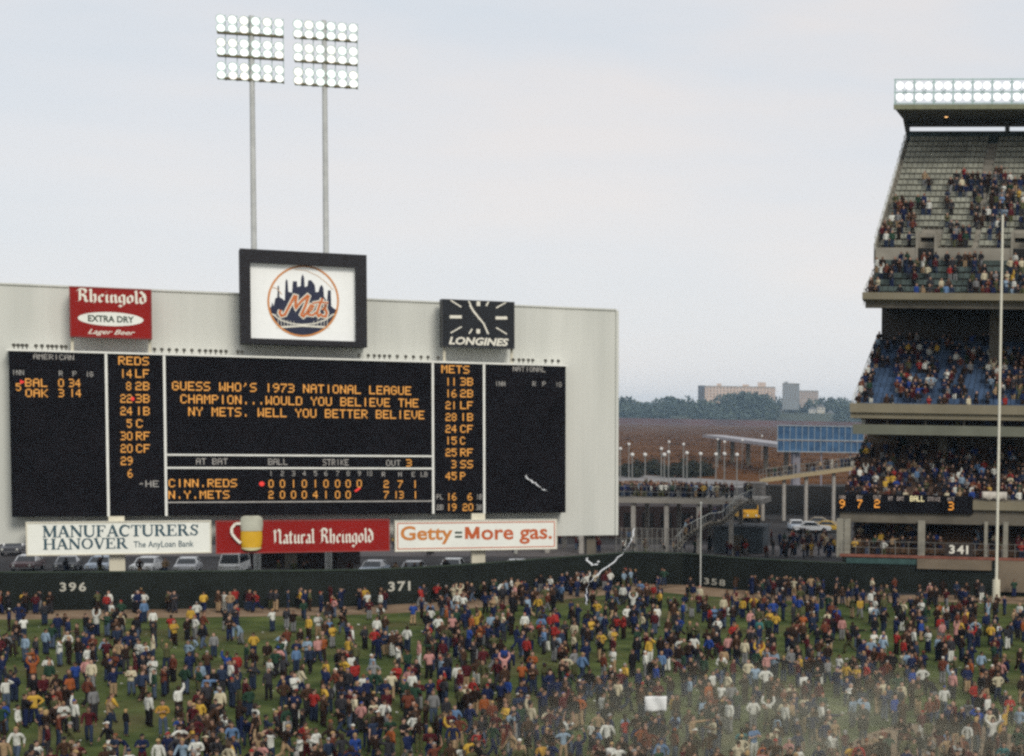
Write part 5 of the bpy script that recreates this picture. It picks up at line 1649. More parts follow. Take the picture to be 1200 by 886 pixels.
POSES = {
    'arms at sides': pose(),
    'striding': pose(ll=((.1, -.2, .52), (.1, -.26, .1)), rl=((-.1, .06, .5), (-.1, .36, .16)), la=((.25, .14, 1.17), (.25, .1, .93)), ra=((-.25, -.12, 1.17), (-.24, -.27, .98)), lean=.06),
    'both arms raised': pose(la=((.32, -.03, 1.63), (.27, -.06, 1.9)), ra=((-.32, -.03, 1.63), (-.25, -.04, 1.92)), ll=((.15, 0, .49), (.19, .03, .09)), rl=((-.14, 0, .49), (-.18, .03, .09))),
    'one arm raised': pose(la=((.3, -.05, 1.66), (.25, -.08, 1.94)), rl=((-.13, -.03, .49), (-.16, .0, .09))),
    'hands in pockets': pose(la=((.33, .08, 1.16), (.19, -.07, .97)), ra=((-.33, .08, 1.16), (-.19, -.07, .97)), ll=((.12, -.01, .49), (.15, .02, .09))),
    'running': pose(ll=((.1, -.28, .55), (.1, -.3, .1)), rl=((-.1, .1, .5), (-.1, .5, .28)), la=((.27, .2, 1.2), (.2, .0, 1.1)), ra=((-.27, -.08, 1.2), (-.18, -.27, 1.32)), lean=.14),
    'hands on hips': pose(la=((.42, .06, 1.2), (.2, -.04, 1.02)), ra=((-.42, .06, 1.2), (-.2, -.04, 1.02)), ll=((.13, 0, .49), (.17, .03, .09)), rl=((-.13, 0, .49), (-.17, .03, .09))),
    'clapping': pose(la=((.27, -.12, 1.18), (.05, -.33, 1.3)), ra=((-.27, -.12, 1.18), (-.05, -.33, 1.3))),
    'pointing': pose(la=((.36, -.22, 1.42), (.46, -.46, 1.46)), ra=((-.26, .03, 1.15), (-.25, -.05, .9)), twist=-.03),
    'bending down': pose(lean=.42, drop=.06, la=((.22, -.12, .98), (.18, -.22, .66)), ra=((-.22, -.12, .98), (-.16, -.24, .62)), ll=((.13, -.1, .48), (.14, .08, .09)), rl=((-.12, -.08, .48), (-.14, .1, .09)), head=(0, -.1)),
    'arms folded': pose(la=((.29, -.06, 1.17), (-.06, -.2, 1.2)), ra=((-.29, -.06, 1.17), (.06, -.22, 1.24)), ll=((.13, 0, .49), (.16, .03, .09))),
    'shading eyes': pose(la=((.33, -.18, 1.48), (.09, -.17, 1.66)), ra=((-.25, .02, 1.14), (-.26, -.06, .89)), head=(.01, .03)),
}
CHAIN_BODY = ['pelvis', 'waist', 'chest', 'neck', 'jaw', 'crown']
def body_mesh(J, sub, mats):
    pts, ed, rd, ix = [], [], [], {}
    def add(nm, p, r_, par):
        ix[nm] = len(pts); pts.append(p); rd.append(r_)
        if par: ed.append((ix[par], ix[nm]))
    add('pelvis', J['pelvis'], (.15, .105), None)
    add('waist', J['waist'], (.115, .085), 'pelvis'); add('chest', J['chest'], (.125, .085), 'waist')
    add('neck', J['neck'], .05, 'chest'); add('jaw', J['jaw'], (.07, .085), 'neck'); add('crown', J['crown'], (.082, .1), 'jaw')
    top = Vector(J['crown']) + Vector((0, 0.01, .075)); add('top', tuple(top), .055, 'crown')
    for s_ in 'lr':
        add(s_ + 'sh', J[s_ + 'sh'], .05, 'chest'); add(s_ + 'el', J[s_ + 'el'], .043, s_ + 'sh'); add(s_ + 'ha', J[s_ + 'ha'], .03, s_ + 'el')
        d = (Vector(J[s_ + 'ha']) - Vector(J[s_ + 'el'])).normalized()
        add(s_ + 'palm', tuple(Vector(J[s_ + 'ha']) + d * .085), (.042, .022), s_ + 'ha')
        add(s_ + 'hip', J[s_ + 'hip'], .088, 'pelvis'); add(s_ + 'kn', J[s_ + 'kn'], .06, s_ + 'hip'); add(s_ + 'an', J[s_ + 'an'], .042, s_ + 'kn')
        add(s_ + 'toe', J[s_ + 'toe'], (.042, .034), s_ + 'an')
    me = skin_mesh(pts, ed, rd, sub, mats)
    if sub:
        # shoes below the ankle, five fingers on each palm, nose, ears, eyes, mouth
        mi = [0] * len(me.polygons)
        for p in me.polygons:
            c = p.center
            for s_ in 'lr':
                a = Vector(J[s_ + 'an']); t_ = Vector(J[s_ + 'toe'])
                if min((c - a).length, (c - t_).length, (c - (a + t_) / 2).length) < .1 and c.z < a.z + .015: mi[p.index] = 1
        me.polygons.foreach_set('material_index', mi)
        x = MB()
        for s_, sg in (('l', 1), ('r', -1)):
            d = (Vector(J[s_ + 'ha']) - Vector(J[s_ + 'el'])).normalized()
            side = d.cross(Vector((1, 0, 0)) if abs(d.x) < .8 else Vector((0, 1, 0))).normalized()
            curl = d.cross(side).normalized() * sg
            base = Vector(J[s_ + 'ha']) + d * .085
            for k_, (off, ln) in enumerate(((-.03, .058), (-.01, .07), (.01, .066), (.029, .05))):
                p0 = base + side * off; p1 = p0 + d * ln * .6 + curl * .006; p2 = p1 + d * ln * .35 + curl * ln * .3
                x.tube(p0, p1, .0105, .0095, 5); x.tube(p1, p2, .0095, .007, 5)
            p0 = Vector(J[s_ + 'ha']) + d * .03 - side * .026; p1 = p0 + d * .03 - side * .028; p2 = p1 + d * .028 - side * .006 + curl * .01
            x.tube(p0, p1, .013, .011, 5); x.tube(p1, p2, .011, .008, 5)
        c = Vector(J['crown']); jw = Vector(J['jaw'])
        f_ = Vector((0, -1, 0))
        mid = c * .62 + jw * .38
        x.tube(mid + f_ * .085, mid + f_ * .125 - Vector((0, 0, .025)), .011, .016, 6)
        for sg in (-1, 1):
            x.ball(mid + Vector((.084 * sg, .01, -.005)), .024, 6, 4)
        n0 = len(x.f)
        for sg in (-1, 1):
            x.ball(mid + Vector((.032 * sg, -.09, .018)), .011, 6, 4, mi=2)
        x.box(tuple(jw + Vector((-.024, -.089, -.006))), tuple(jw + Vector((.024, -.07, .002))), mi=2)
        e_ = x.mesh('extra', list(mats), True)
        bm = bmesh.new(); bm.from_mesh(me); bm.from_mesh(e_); bm.to_mesh(me); bm.free()
        bpy.data.meshes.remove(e_)
    return me
def shirt_mesh(J, sub, mats, sleeve=1.0, hem=.86):
    pts, ed, rd, ix = [], [], [], {}
    def add(nm, p, r_, par):
        ix[nm] = len(pts); pts.append(tuple(p)); rd.append(r_)
        if par: ed.append((ix[par], ix[nm]))
    pv = Vector(J['pelvis'])
    add('waist', Vector(J['waist']), (.155, .118), None)
    add('hem', pv + Vector((0, 0, hem - .96)), (.178, .132), 'waist')
    add('chest', J['chest'], (.185, .135), 'waist'); add('yoke', Vector(J['chest']).lerp(Vector(J['neck']), .62), (.15, .105), 'chest'); add('collar', Vector(J['neck']) + Vector((0, .004, .012)), .078, 'yoke')
    for s_ in 'lr':
        sh, el, ha = Vector(J[s_ + 'sh']), Vector(J[s_ + 'el']), Vector(J[s_ + 'ha'])
        add(s_ + 'sh', sh, .083, 'yoke')
        if sleeve >= 1:
            add(s_ + 'el', el, .062, s_ + 'sh'); add(s_ + 'cuff', el.lerp(ha, .92), .046, s_ + 'el')
        else:
            add(s_ + 'cuff', sh.lerp(el, .72), .068, s_ + 'sh')
    return skin_mesh(pts, ed, rd, sub, mats)
def trouser_mesh(J, sub, mats):
    pts, ed, rd, ix = [], [], [], {}
    def add(nm, p, r_, par):
        ix[nm] = len(pts); pts.append(tuple(p)); rd.append(r_)
        if par: ed.append((ix[par], ix[nm]))
    add('pelvis', J['pelvis'], (.165, .12), None); add('waist', Vector(J['waist']) - Vector((0, 0, .05)), (.142, .108), 'pelvis')
    for s_ in 'lr':
        add(s_ + 'hip', J[s_ + 'hip'], .104, 'pelvis'); add(s_ + 'kn', J[s_ + 'kn'], .076, s_ + 'hip')
        kn, an = Vector(J[s_ + 'kn']), Vector(J[s_ + 'an'])
        add(s_ + 'cuff', kn.lerp(an, .93), .082, s_ + 'kn')
    return skin_mesh(pts, ed, rd, sub, mats)
def hair_mesh(J, mats, style, n=10):
    c = Vector(J['crown']); jw = Vector(J['jaw']); x = MB()
    cc = c + Vector((0, .012, 0))
    nu, nv = (n, 7) if n > 7 else (8, 4)
    rx_, ry_, rz_ = .092, .112, .106
    vs = [cc + Vector((0, 0, rz_))]
    low = {'short': 1.75, 'long': 2.15, 'cap': 1.5}[style]
    if style == 'long': rx_, ry_ = .103, .12
    for j in range(1, nv + 1):
        for i in range(nu):
            ph = 2 * math.pi * i / nu - math.pi / 2
            front = max(0, -math.sin(ph))
            th = (low - (low - 1.12) * front ** .7) * j / nv
            wob = 1 + .04 * math.sin(5 * ph + j)
            drop_ = -.09 * (j / nv) ** 2 * (1 - front) if style == 'long' else 0
            vs.append(cc + Vector((rx_ * math.sin(th) * math.cos(ph) * wob, ry_ * math.sin(th) * math.sin(ph) * wob, rz_ * math.cos(th) + drop_)))
    fs = [(0, 1 + i, 1 + (i + 1) % nu) for i in range(nu)]
    for j in range(nv - 1):
        for i in range(nu):
            a = 1 + j * nu
            fs.append((a + i, a + nu + i, a + nu + (i + 1) % nu, a + (i + 1) % nu))
    fs.append(tuple(1 + (nv - 1) * nu + i for i in range(nu)))
    x.add(vs, fs)
    if style == 'cap':
        z = cc.z + .03
        x.hexa([(cc.x - .06, cc.y - .2, z), (cc.x + .06, cc.y - .2, z), (cc.x + .09, cc.y - .08, z + .01), (cc.x - .09, cc.y - .08, z + .01),
                (cc.x - .06, cc.y - .2, z + .012), (cc.x + .06, cc.y - .2, z + .012), (cc.x + .09, cc.y - .08, z + .024), (cc.x - .09, cc.y - .08, z + .024)])
    me = x.mesh('hair', mats, True)
    return me

CLOTH = {'white': (.52, .52, .47), 'cream': (.44, .39, .27), 'pale blue': (.2, .27, .34), 'sky blue': (.1, .17, .29), 'royal blue': (.02, .048, .2), 'navy': (.012, .018, .055), 'black': (.012, .011, .013),
         'charcoal': (.03, .029, .033), 'grey': (.17, .17, .17), 'brown': (.048, .026, .016), 'dark brown': (.022, .013, .01), 'maroon': (.062, .011, .014), 'red': (.25, .024, .02), 'orange': (.26, .075, .024), 'yellow': (.45, .28, .045),
         'mustard': (.36, .2, .035), 'olive': (.07, .072, .032), 'dark green': (.02, .045, .028), 'tan': (.29, .2, .115), 'pink': (.4, .2, .18), 'purple': (.08, .028, .11), 'rust': (.11, .034, .02), 'teal': (.04, .14, .14),
         'denim': (.02, .029, .055), 'faded denim': (.06, .08, .12)}
HAIRC = {'black': (.008, .007, .007), 'dark brown': (.022, .013, .009), 'brown': (.05, .028, .015), 'blond': (.32, .21, .09), 'grey': (.22, .21, .2), 'ginger': (.16, .055, .02)}
SKINC = {'pale': (.36, .22, .16), 'fair': (.29, .17, .115), 'tan': (.2, .112, .072), 'dark': (.05, .027, .018)}
def cmat(n_, c): return mat(n_ + ' cloth', c, .9, .28, 6.0, spec=.1, bump=.5)
skin_d = mat('fair skin', SKINC['fair'], .6, .05, 5.0)
shoe_d = mat('dark shoe leather', (.02, .015, .012), .6, .2)
eye_d = mat('dark feature', (.02, .012, .01), .5, .1)

LIB = {}
for pn, J in POSES.items():
    LIB[pn] = dict(body=body_mesh(J, 1, [skin_d, shoe_d, eye_d]), long=shirt_mesh(J, 1, [cmat('grey', CLOTH['grey'])]), short=shirt_mesh(J, 1, [cmat('grey', CLOTH['grey'])], .5, .9),
                   trousers=trouser_mesh(J, 1, [cmat('denim', CLOTH['denim'])]), **{'hair_' + st_: hair_mesh(J, [eye_d], st_) for st_ in ('short', 'long', 'cap')})
# low detail templates for the massed crowd: vertices, faces, colour class per vertex (0 skin 1 top 2 trousers 3 hair 4 shoes)
LOW = []
for pn, J in POSES.items():
    V_, F_, C_ = [], [], []
    for me, cls in ((body_mesh(J, 0, [skin_d]), 0), (shirt_mesh(J, 0, [skin_d]), 1), (trouser_mesh(J, 0, [skin_d]), 2), (hair_mesh(J, [skin_d], 'short', 7), 3)):
        o_ = len(V_)
        V_ += [tuple(v.co) for v in me.vertices]
        F_ += [tuple(i + o_ for i in p.vertices) for p in me.polygons]
        C_ += [4 if cls == 0 and v.co.z < .12 else cls for v in me.vertices]
        bpy.data.meshes.remove(me)
    LOW.append((np.array(V_), F_, np.array(C_)))
POSE_NAMES = list(POSES)

# --- who stands where on the field
seeds = []
def sd(x0, y0, k, txt):
    for item in txt.split():
        a, b_, c_ = item.split(',')
        seeds.append((x0 + int(a) / k, y0 + int(b_) / k, c_))
CODE = dict(w='white', c='cream', p='pale blue', s='sky blue', b='royal blue', n='navy', k='black', g='grey', m='maroon', r='red', o='orange', y='yellow', u='mustard', t='tan', i='pink', x='rust', d='dark green', e='teal', v='olive')
sd(0, 680, 4.3, '450,105,w 560,130,w 485,190,w 770,170,w 118,205,w 345,280,w 875,235,y 725,75,w 445,355,w 770,310,c 530,315,p 230,275,p 165,370,o 380,445,b 460,440,c 660,465,c 770,420,w 575,390,x 215,515,m 350,510,o 170,600,y 470,580,g 550,630,t 320,640,w 375,635,w 750,610,w 90,675,w 865,770,p 905,780,w 970,775,y 900,690,b 1000,590,m 1010,445,p 900,560,w 30,300,g 820,660,u 925,850,p 20,640,b 30,520,w 240,410,w 570,470,n 300,330,w 700,340,w 20,850,t 930,850,i 990,850,w 85,790,w')
sd(240, 680, 4.3, '180,230,p 245,290,y 45,290,g 265,80,r 160,145,r 370,370,i 570,320,i 130,440,w 325,420,w 570,200,w 740,265,w 1020,265,w 945,270,w 975,355,w 1080,340,i 715,375,r 755,445,r 610,425,y 665,485,x 480,470,c 600,565,y 550,590,r 70,565,p 330,810,w 480,820,w 560,790,w 255,680,w 90,665,w 755,610,c 905,630,w 850,430,g 125,850,y 755,820,b 1050,715,w 1045,490,w 640,100,r 885,85,w 820,80,w 1050,140,b 855,270,r 290,860,i 420,720,g 340,170,w 1010,490,i 940,490,c 800,500,w 920,720,g 110,395,b 160,400,r 460,360,s 790,640,i 850,650,c')
sd(480, 680, 4.3, '105,155,w 145,210,w 470,195,c 580,195,w 650,105,y 660,230,r 725,240,r 160,510,r 315,520,r 340,190,y 200,110,p 45,340,i 480,370,b 590,320,r 745,300,p 825,290,c 830,380,g 970,190,p 1085,450,y 665,570,n 775,600,m 610,660,c 210,755,y 20,710,w 340,780,g 495,520,b 860,525,o 1050,540,c 975,605,w 800,745,w 1085,710,p 620,400,o 375,605,o 185,160,o 60,60,r 270,100,w 240,80,w 300,265,b 215,205,i 120,600,g 520,800,t 700,700,m 480,690,p 250,730,x 1010,540,g 830,240,c 1020,260,c 1075,50,w 690,50,w 430,90,c 410,200,p 600,110,p 640,780,n 160,415,p 240,450,w 260,850,w 550,850,t 690,860,u 1000,860,w 950,700,t')
sd(720, 680, 4.3, '230,75,y 550,110,c 335,200,b 155,385,w 180,325,y 55,450,y 210,450,b 540,400,w 730,365,y 770,400,i 805,395,p 675,430,c 760,475,w 955,490,w 890,380,g 570,495,c 540,545,w 295,605,y 700,635,w 775,640,w 860,655,w 510,620,x 55,715,p 820,725,p 1070,740,c 745,860,o 640,790,e 880,840,i 610,240,o 395,740,t 960,610,c 1000,670,c 40,50,w 95,100,w 65,155,w 215,155,w 345,130,b 430,55,c 800,130,b 815,185,y 930,110,b 1020,130,b 700,95,y 905,85,b 1000,160,w 480,310,b 400,310,w 330,310,w 520,215,w 730,220,e 445,630,p 310,720,p 500,740,c 770,770,c 925,800,i 160,735,i 220,550,m 380,520,p 590,550,g 710,460,p 850,840,i 20,540,c 450,420,d 890,560,c 640,830,c 1090,800,w 620,870,c')
sd(960, 680, 4.3, '265,140,w 205,115,y 605,135,o 635,165,w 515,220,b 865,240,y 905,235,w 425,320,r 425,385,c 190,460,y 160,560,w 380,615,b 630,570,w 415,545,c 665,465,p 850,615,w 935,680,y 1010,680,p 750,760,w 875,745,w 40,745,c 75,785,w 160,865,y 700,870,w 210,845,p 960,610,r 900,495,c 230,635,p 115,215,i 650,290,r 770,265,r 260,330,p 90,165,b 610,210,r 550,270,w 390,280,r 320,310,p 470,470,b 520,460,w 750,640,g 800,690,b 620,230,i 450,390,p 1010,145,w 850,140,p 920,740,u 640,790,s 560,790,g 100,400,w 45,420,g 320,380,x 690,240,i 1000,800,d 930,870,e 280,790,t 340,780,x 430,800,m')
PEOPLE = []                                            # x, y, top colour, note
def near_ok(x, y, dmin):
    gx, gy = int(x // 1), int(y // 1)
    for i in range(gx - 1, gx + 2):
        for j in range(gy - 1, gy + 2):
            for (a, b_) in GRID.get((i, j), ()):
                if (a - x) ** 2 + (b_ - y) ** 2 < dmin * dmin: return False
    return True
GRID = {}
def put(x, y): GRID.setdefault((int(x // 1), int(y // 1)), []).append((x, y))
def fence_y(x):
    for p, q in zip(EDGE[:-1], EDGE[1:]):
        if p.x <= x <= q.x: return p.y + (q.y - p.y) * (x - p.x) / max(1e-6, q.x - p.x)
    return 140
for px, py, c_ in seeds:
    p = G(px, py, 1.22)
    if p.y > fence_y(p.x) - .5: p = G(px, py + 6, 1.22)
    if p.y > fence_y(p.x) - .5: p.y = fence_y(p.x) - .6
    fpx_, fpy_ = project((p.x, p.y, 0))
    if (447 < fpx_ < 490 and fpy_ < 727) or (62 < fpx_ < 108 and fpy_ < 726) or (815 < fpx_ < 860 and fpy_ < 702): continue
    if near_ok(p.x, p.y, .35):
        PEOPLE.append([p.x, p.y, CODE[c_]]); put(p.x, p.y)
DARK = ['navy', 'black', 'charcoal', 'dark brown', 'maroon', 'brown', 'dark green', 'olive', 'charcoal', 'navy', 'black', 'rust', 'navy', 'denim', 'dark brown', 'dark brown', 'black', 'brown']
from mathutils import noise as mnoise
def dens(px, py):
    """how full the field is, read off the photograph"""
    d = .72 + .3 * max(0, min(1, (px - 420) / 300))
    d *= .65 + .7 * max(0, min(1, (py - 735) / 60)) if px < 500 else (1.6 if py < 735 else 1.0)
    if py < 738 and px < 470: d *= .7
    for hx, hy, ra, rb_, f_ in ((75, 770, 22, 30, .15), (130, 800, 26, 20, .3), (85, 850, 25, 30, .35), (310, 820, 45, 36, .35), (360, 790, 40, 24, .3), (290, 745, 70, 22, .45), (440, 780, 40, 20, .3), (600, 800, 26, 22, .3), (620, 775, 24, 12, .3), (855, 750, 20, 26, .3), (965, 795, 24, 26, .3), (880, 790, 30, 12, .5), (985, 770, 26, 22, .4), (1070, 815, 30, 22, .35), (1060, 850, 40, 18, .4), (1150, 705, 60, 9, .3), (1060, 705, 30, 8, .5)):
        q = ((px - hx) / ra) ** 2 + ((py - hy) / rb_) ** 2
        if q < 1: d *= f_ + (1 - f_) * q * q
    return d
tries = 0
target_n = 1760
while len(PEOPLE) < target_n and tries < 90000:
    tries += 1
    px = random.uniform(-60, 1400); py = random.uniform(684, 905)
    if random.random() > ((py - 486) / 400) ** -1.1 * .36: continue
    p = G(px, py, .9)
    if (815 < px < 860 and 672 < py < 702) or (447 < px < 490 and py < 727) or (62 < px < 108 and py < 726): continue
    if p.y > fence_y(p.x) - .5: continue
    if random.random() > dens(px, py) * (.1 + 1.8 * max(0, mnoise.noise(Vector((p.x * .14, p.y * .1, 2.2))) * .6 + .5)): continue
    if not near_ok(p.x, p.y, .42 if random.random() < .7 else .7): continue
    c_ = random.choice(DARK) if random.random() < .86 else random.choice(['white', 'white', 'cream', 'pale blue', 'red', 'tan', 'sky blue', 'yellow', 'pink', 'orange'])
    PEOPLE.append([p.x, p.y, c_]); put(p.x, p.y)

# the 300 that show largest stand alone; the rest of the field joins the crowd
def shown(px, py): return -6 < px < 1206 and py < 900
order = []
for P_ in PEOPLE:
    a = project((P_[0], P_[1], 1.6)); f_ = project((P_[0], P_[1], 0))
    if -4 < a[0] < 1204 and a[1] < 884: order.append((P_[1], P_))
    else: order.append((1e6, P_))
order.sort(key=lambda q: q[0])
single = [q[1] for q in order[:300] if q[0] < 1e5]
rest = [q[1] for q in order[300:]] + [q[1] for q in order[:300] if q[0] >= 1e5]

used = set()
tops_long, tops_short = ['jacket', 'sweater', 'coat'], ['T-shirt', 'short sleeved shirt']
def where(px):
    if px < 40: return 'before the scoreboard end'
    for lim, w_ in ((250, 'in line with the bank billboard'), (458, 'in line with the red billboard'), (655, 'in line with the gasoline billboard'), (730, 'in line with the scoreboard wall edge'), (820, 'in line with the stair'), (900, 'in line with the 358 mark'), (985, 'in line with the ramp'), (1100, 'in line with the orange digits'), (1300, 'in line with the foul pole')):
        if px < lim: return w_
def pick(c_, px):
    for _ in range(400):
        light = c_ in ('white', 'cream', 'pale blue', 'yellow', 'pink', 'sky blue')
        short = random.random() < (.55 if light else .2)
        g_ = ('T-shirt' if short else random.choice(('jacket', 'sweater')))
        tr = random.choices(['denim', 'navy', 'black', 'dark brown', 'grey', 'tan', 'white', 'maroon', 'olive', 'faded denim', 'charcoal'], [5, 3, 3, 2, 2, 1.3, .7, .7, 1, 2, 2])[0]
        st_ = random.choices(['short', 'long', 'cap'], [5, 3, .7])[0]
        hc = random.choices(list(HAIRC), [4, 4, 3, 1.2, .7, .5])[0] if st_ != 'cap' else random.choice(['white', 'royal blue', 'red', 'navy', 'navy', 'black', 'cream'])
        po = random.choices(POSE_NAMES, [3.6, 3, .4, .4, 2.2, .8, .9, 1, .5, .5, 1.3, .6])[0]
        key = (c_, g_, tr, hc, st_, po)
        if key not in used: break
    used.add(key)
    trn = {'denim': 'blue denim', 'faded denim': 'faded denim'}.get(tr, tr)
    hd = f'{hc} cap' if st_ == 'cap' else f'{"long" if st_ == "long" else "short"} {hc} hair'
    lab = f'person in {c_} {g_} and {trn} trousers, {hd}, {po}'
    if len(lab.split()) > 16: lab = f'person in {c_} {g_}, {trn} trousers, {hd}, {po}'
    w_ = where(px)
    if len(lab.split()) + len(w_.split()) + 0 <= 16: lab += ', ' + w_
    return g_ == 'T-shirt', tr, st_, hc, po, lab
def child(name, me, parent, m_=None):
    o = bpy.data.objects.new(name, me)
    COL.objects.link(o)
    o.parent = parent
    if m_:
        o.material_slots[0].link = 'OBJECT'; o.material_slots[0].material = m_
    return o
labels_seen = set()
sheet_spot = G(765, 846, 1.3)
holder = min(single, key=lambda q: (q[0] - sheet_spot.x) ** 2 + (q[1] - sheet_spot.y) ** 2)
for P_ in single:
    px, py = project((P_[0], P_[1], 1.2))
    for _ in range(30):
        short, tr, st_, hc, po, lab = pick(P_[2], px)
        if P_ is holder:
            po = 'both arms raised'; lab = f'person in {P_[2]} top and dark trousers holding up a blank white sheet'
            tr = 'navy'
        if lab not in labels_seen: break
    labels_seen.add(lab)
    lb_ = LIB[po]
    b_ = bpy.data.objects.new('person', lb_['body'])
    COL.objects.link(b_)
    b_.location = (P_[0], P_[1], 0.012)
    face = random.choice((random.uniform(-60, 60), random.uniform(120, 240), random.uniform(-180, 180)))
    if P_ is holder: face = 0
    b_.rotation_euler = (0, 0, R(face))
    s_ = random.choice((.88, .91, .94, .95, .98, 1.0)) * (.8 if random.random() < .05 else 1)
    b_.scale = (s_ * random.uniform(.95, 1.1), s_ * random.uniform(.95, 1.1), s_)
    tag(b_, lab, 'person', 'people standing on the outfield grass')
    sk_ = random.choices(list(SKINC), [3, 4, 2, 1.4])[0]
    b_.material_slots[0].link = 'OBJECT'; b_.material_slots[0].material = mat(sk_ + ' skin', SKINC[sk_], .6, .05, 5.0)
    child('shirt' if short else 'jacket', lb_['short' if short else 'long'], b_, cmat(P_[2], CLOTH[P_[2]]))
    child('trousers', lb_['trousers'], b_, cmat(tr, CLOTH[tr]))
    hm_ = cmat(hc, CLOTH[hc]) if st_ == 'cap' else mat(hc + ' hair', HAIRC[hc], .8, .2, 8.0)
    child('cap' if st_ == 'cap' else 'hair', lb_['hair_' + st_], b_, hm_)
    P_.append(None)
# the sheet in the holder's hands
hx, hy = holder[0], holder[1]
w = MB(); vs_ = []
for i in range(9):
    for j in range(7):
        u_, v_ = i / 8 - .5, j / 6
        vs_.append((hx + u_ * .98, hy - .1 + .05 * math.sin(u_ * 9 + v_ * 3), 1.84 - .02 + .68 * (v_ - .12) + .03 * u_))
w.add(vs_, [(7 * i + j, 7 * i + j + 1, 7 * i + 8 + j, 7 * i + 7 + j) for i in range(8) for j in range(6)])
o = w.build('paper_sheet', mat('white poster paper', (.72, .73, .73), .85, .03), smooth=True, loc=(hx, hy - .1, 1.85))
o.modifiers.new('thickness', 'SOLIDIFY').thickness = .006
tag(o, 'blank white sheet held up over the crowd', 'sheet')

# --- the massed crowd: the rest of the field, the stands, the walkways
CR = []                                                # x, y, z, top colour, yaw
for P_ in rest:
    CR.append((P_[0], P_[1], .012, P_[2], random.choice((random.uniform(-70, 70), random.uniform(110, 250)))))
# people up against the fence and sitting on it
for i in range(110):
    px = random.uniform(0, 1000); k_ = fence_plane(px)
    if not k_ or 62 < px < 108 or 447 < px < 490 or 815 < px < 860: continue
    q = k_.at(k_.S(px, 690)[0], 0, 0.0)
    c_ = random.choice(DARK + ['red', 'white', 'white', 'yellow', 'cream', 'pale blue'])
    if True:
        q = k_.at(k_.S(px, 690)[0], 0, random.uniform(.5, 3)); CR.append((q.x, q.y, .012, c_, random.uniform(0, 360)))
MIXC = DARK + DARK + ['maroon', 'white', 'white', 'cream', 'white', 'pale blue', 'red', 'tan', 'sky blue', 'yellow', 'royal blue', 'grey']
for deck_n, r_, bb, zz, a0 in STEPS:
    a = a0 + .35
    while a < AE - .4:
        p = T(a, bb, zz)
        px, py = project(p + Vector((0, 0, 1.0)))
        k_ = mnoise.noise(Vector((px * .035, py * .05, 3.1 + len(deck_n)))) * .5 + .5
        pr = 0
        if deck_n == 'upper_low': pr = .16 + .6 * (k_ > .47)
        elif deck_n == 'upper':
            if ((px - 1158) / 52) ** 2 + ((py - 228) / 34) ** 2 < 1: pr = .12 + .6 * (k_ > .5)
            elif a - a0 < 1.6 and 232 < py < 300: pr = .7
            elif 235 < py < 258 and 1050 < px < 1088: pr = .5
            elif 256 < py < 300: pr = .2 * (k_ > .42) + .04
            elif r_ > 15: pr = 0
            elif py < 195: pr = .006
            else: pr = .03
        elif deck_n == 'mezzanine':
            pr = (.1 if py < 388 else .34 if py < 410 else .55) * (1.25 if k_ > .45 else .55)
            if py > 425 and (1022 < px < 1048 or 1122 < px < 1158) and py < 465: pr *= .25
        elif deck_n == 'press': pr = .3
        elif deck_n == 'loge': pr = .62 if r_ < 8 else .35
        elif deck_n == 'field': pr = 0 if 1104 < px < 1142 else .45
        if random.random() < pr:
            CR.append((p.x + random.uniform(-.1, .1), p.y, zz + .005, random.choice(MIXC), random.uniform(-55, 55)))
        a += .52
# walkway, stair, ramp, behind the fence
for i in range(190):
    px = random.triangular(640, 886, 790); q = D(px, 584, YW + random.uniform(.6, 7.5)); CR.append((q.x, q.y, zd + .01, random.choice(MIXC + ['white', 'white', 'grey']), random.uniform(0, 360)))
for i in range(60):
    f_ = random.random() ** .8 * .95 + .03; q = rp0.lerp(rp1, f_); dy = random.uniform(.5, 7)
    CR.append((q.x, q.y + dy, q.z + .01, random.choice(MIXC + ['grey', 'tan']), random.uniform(0, 360)))
for p, q in zip(pts[:-1], pts[1:]) if False else []: pass
for i in range(9):
    k_ = random.uniform(0, 4.6); j_ = int(k_); ST = [D(x, y, YW - .6) for x, y in path]; q = ST[j_].lerp(ST[min(5, j_ + 1)], k_ - j_); CR.append((q.x, q.y - .8, q.z + .16, random.choice(MIXC), random.uniform(0, 360)))
for i in range(120):
    px = random.choice((random.uniform(720, 985), random.uniform(850, 985), random.uniform(300, 720))); py = random.uniform(633, 655); q = G(px, py)
    CR.append((q.x, q.y, .006, random.choice(MIXC), random.uniform(0, 360)))
for i in range(26):
    px = random.uniform(5, 650); q = D(px, 668, 150.6 if px < 500 else 154.6); CR.append((q.x, q.y + random.uniform(-.4, .4), 0, random.choice(MIXC), random.uniform(0, 360)))

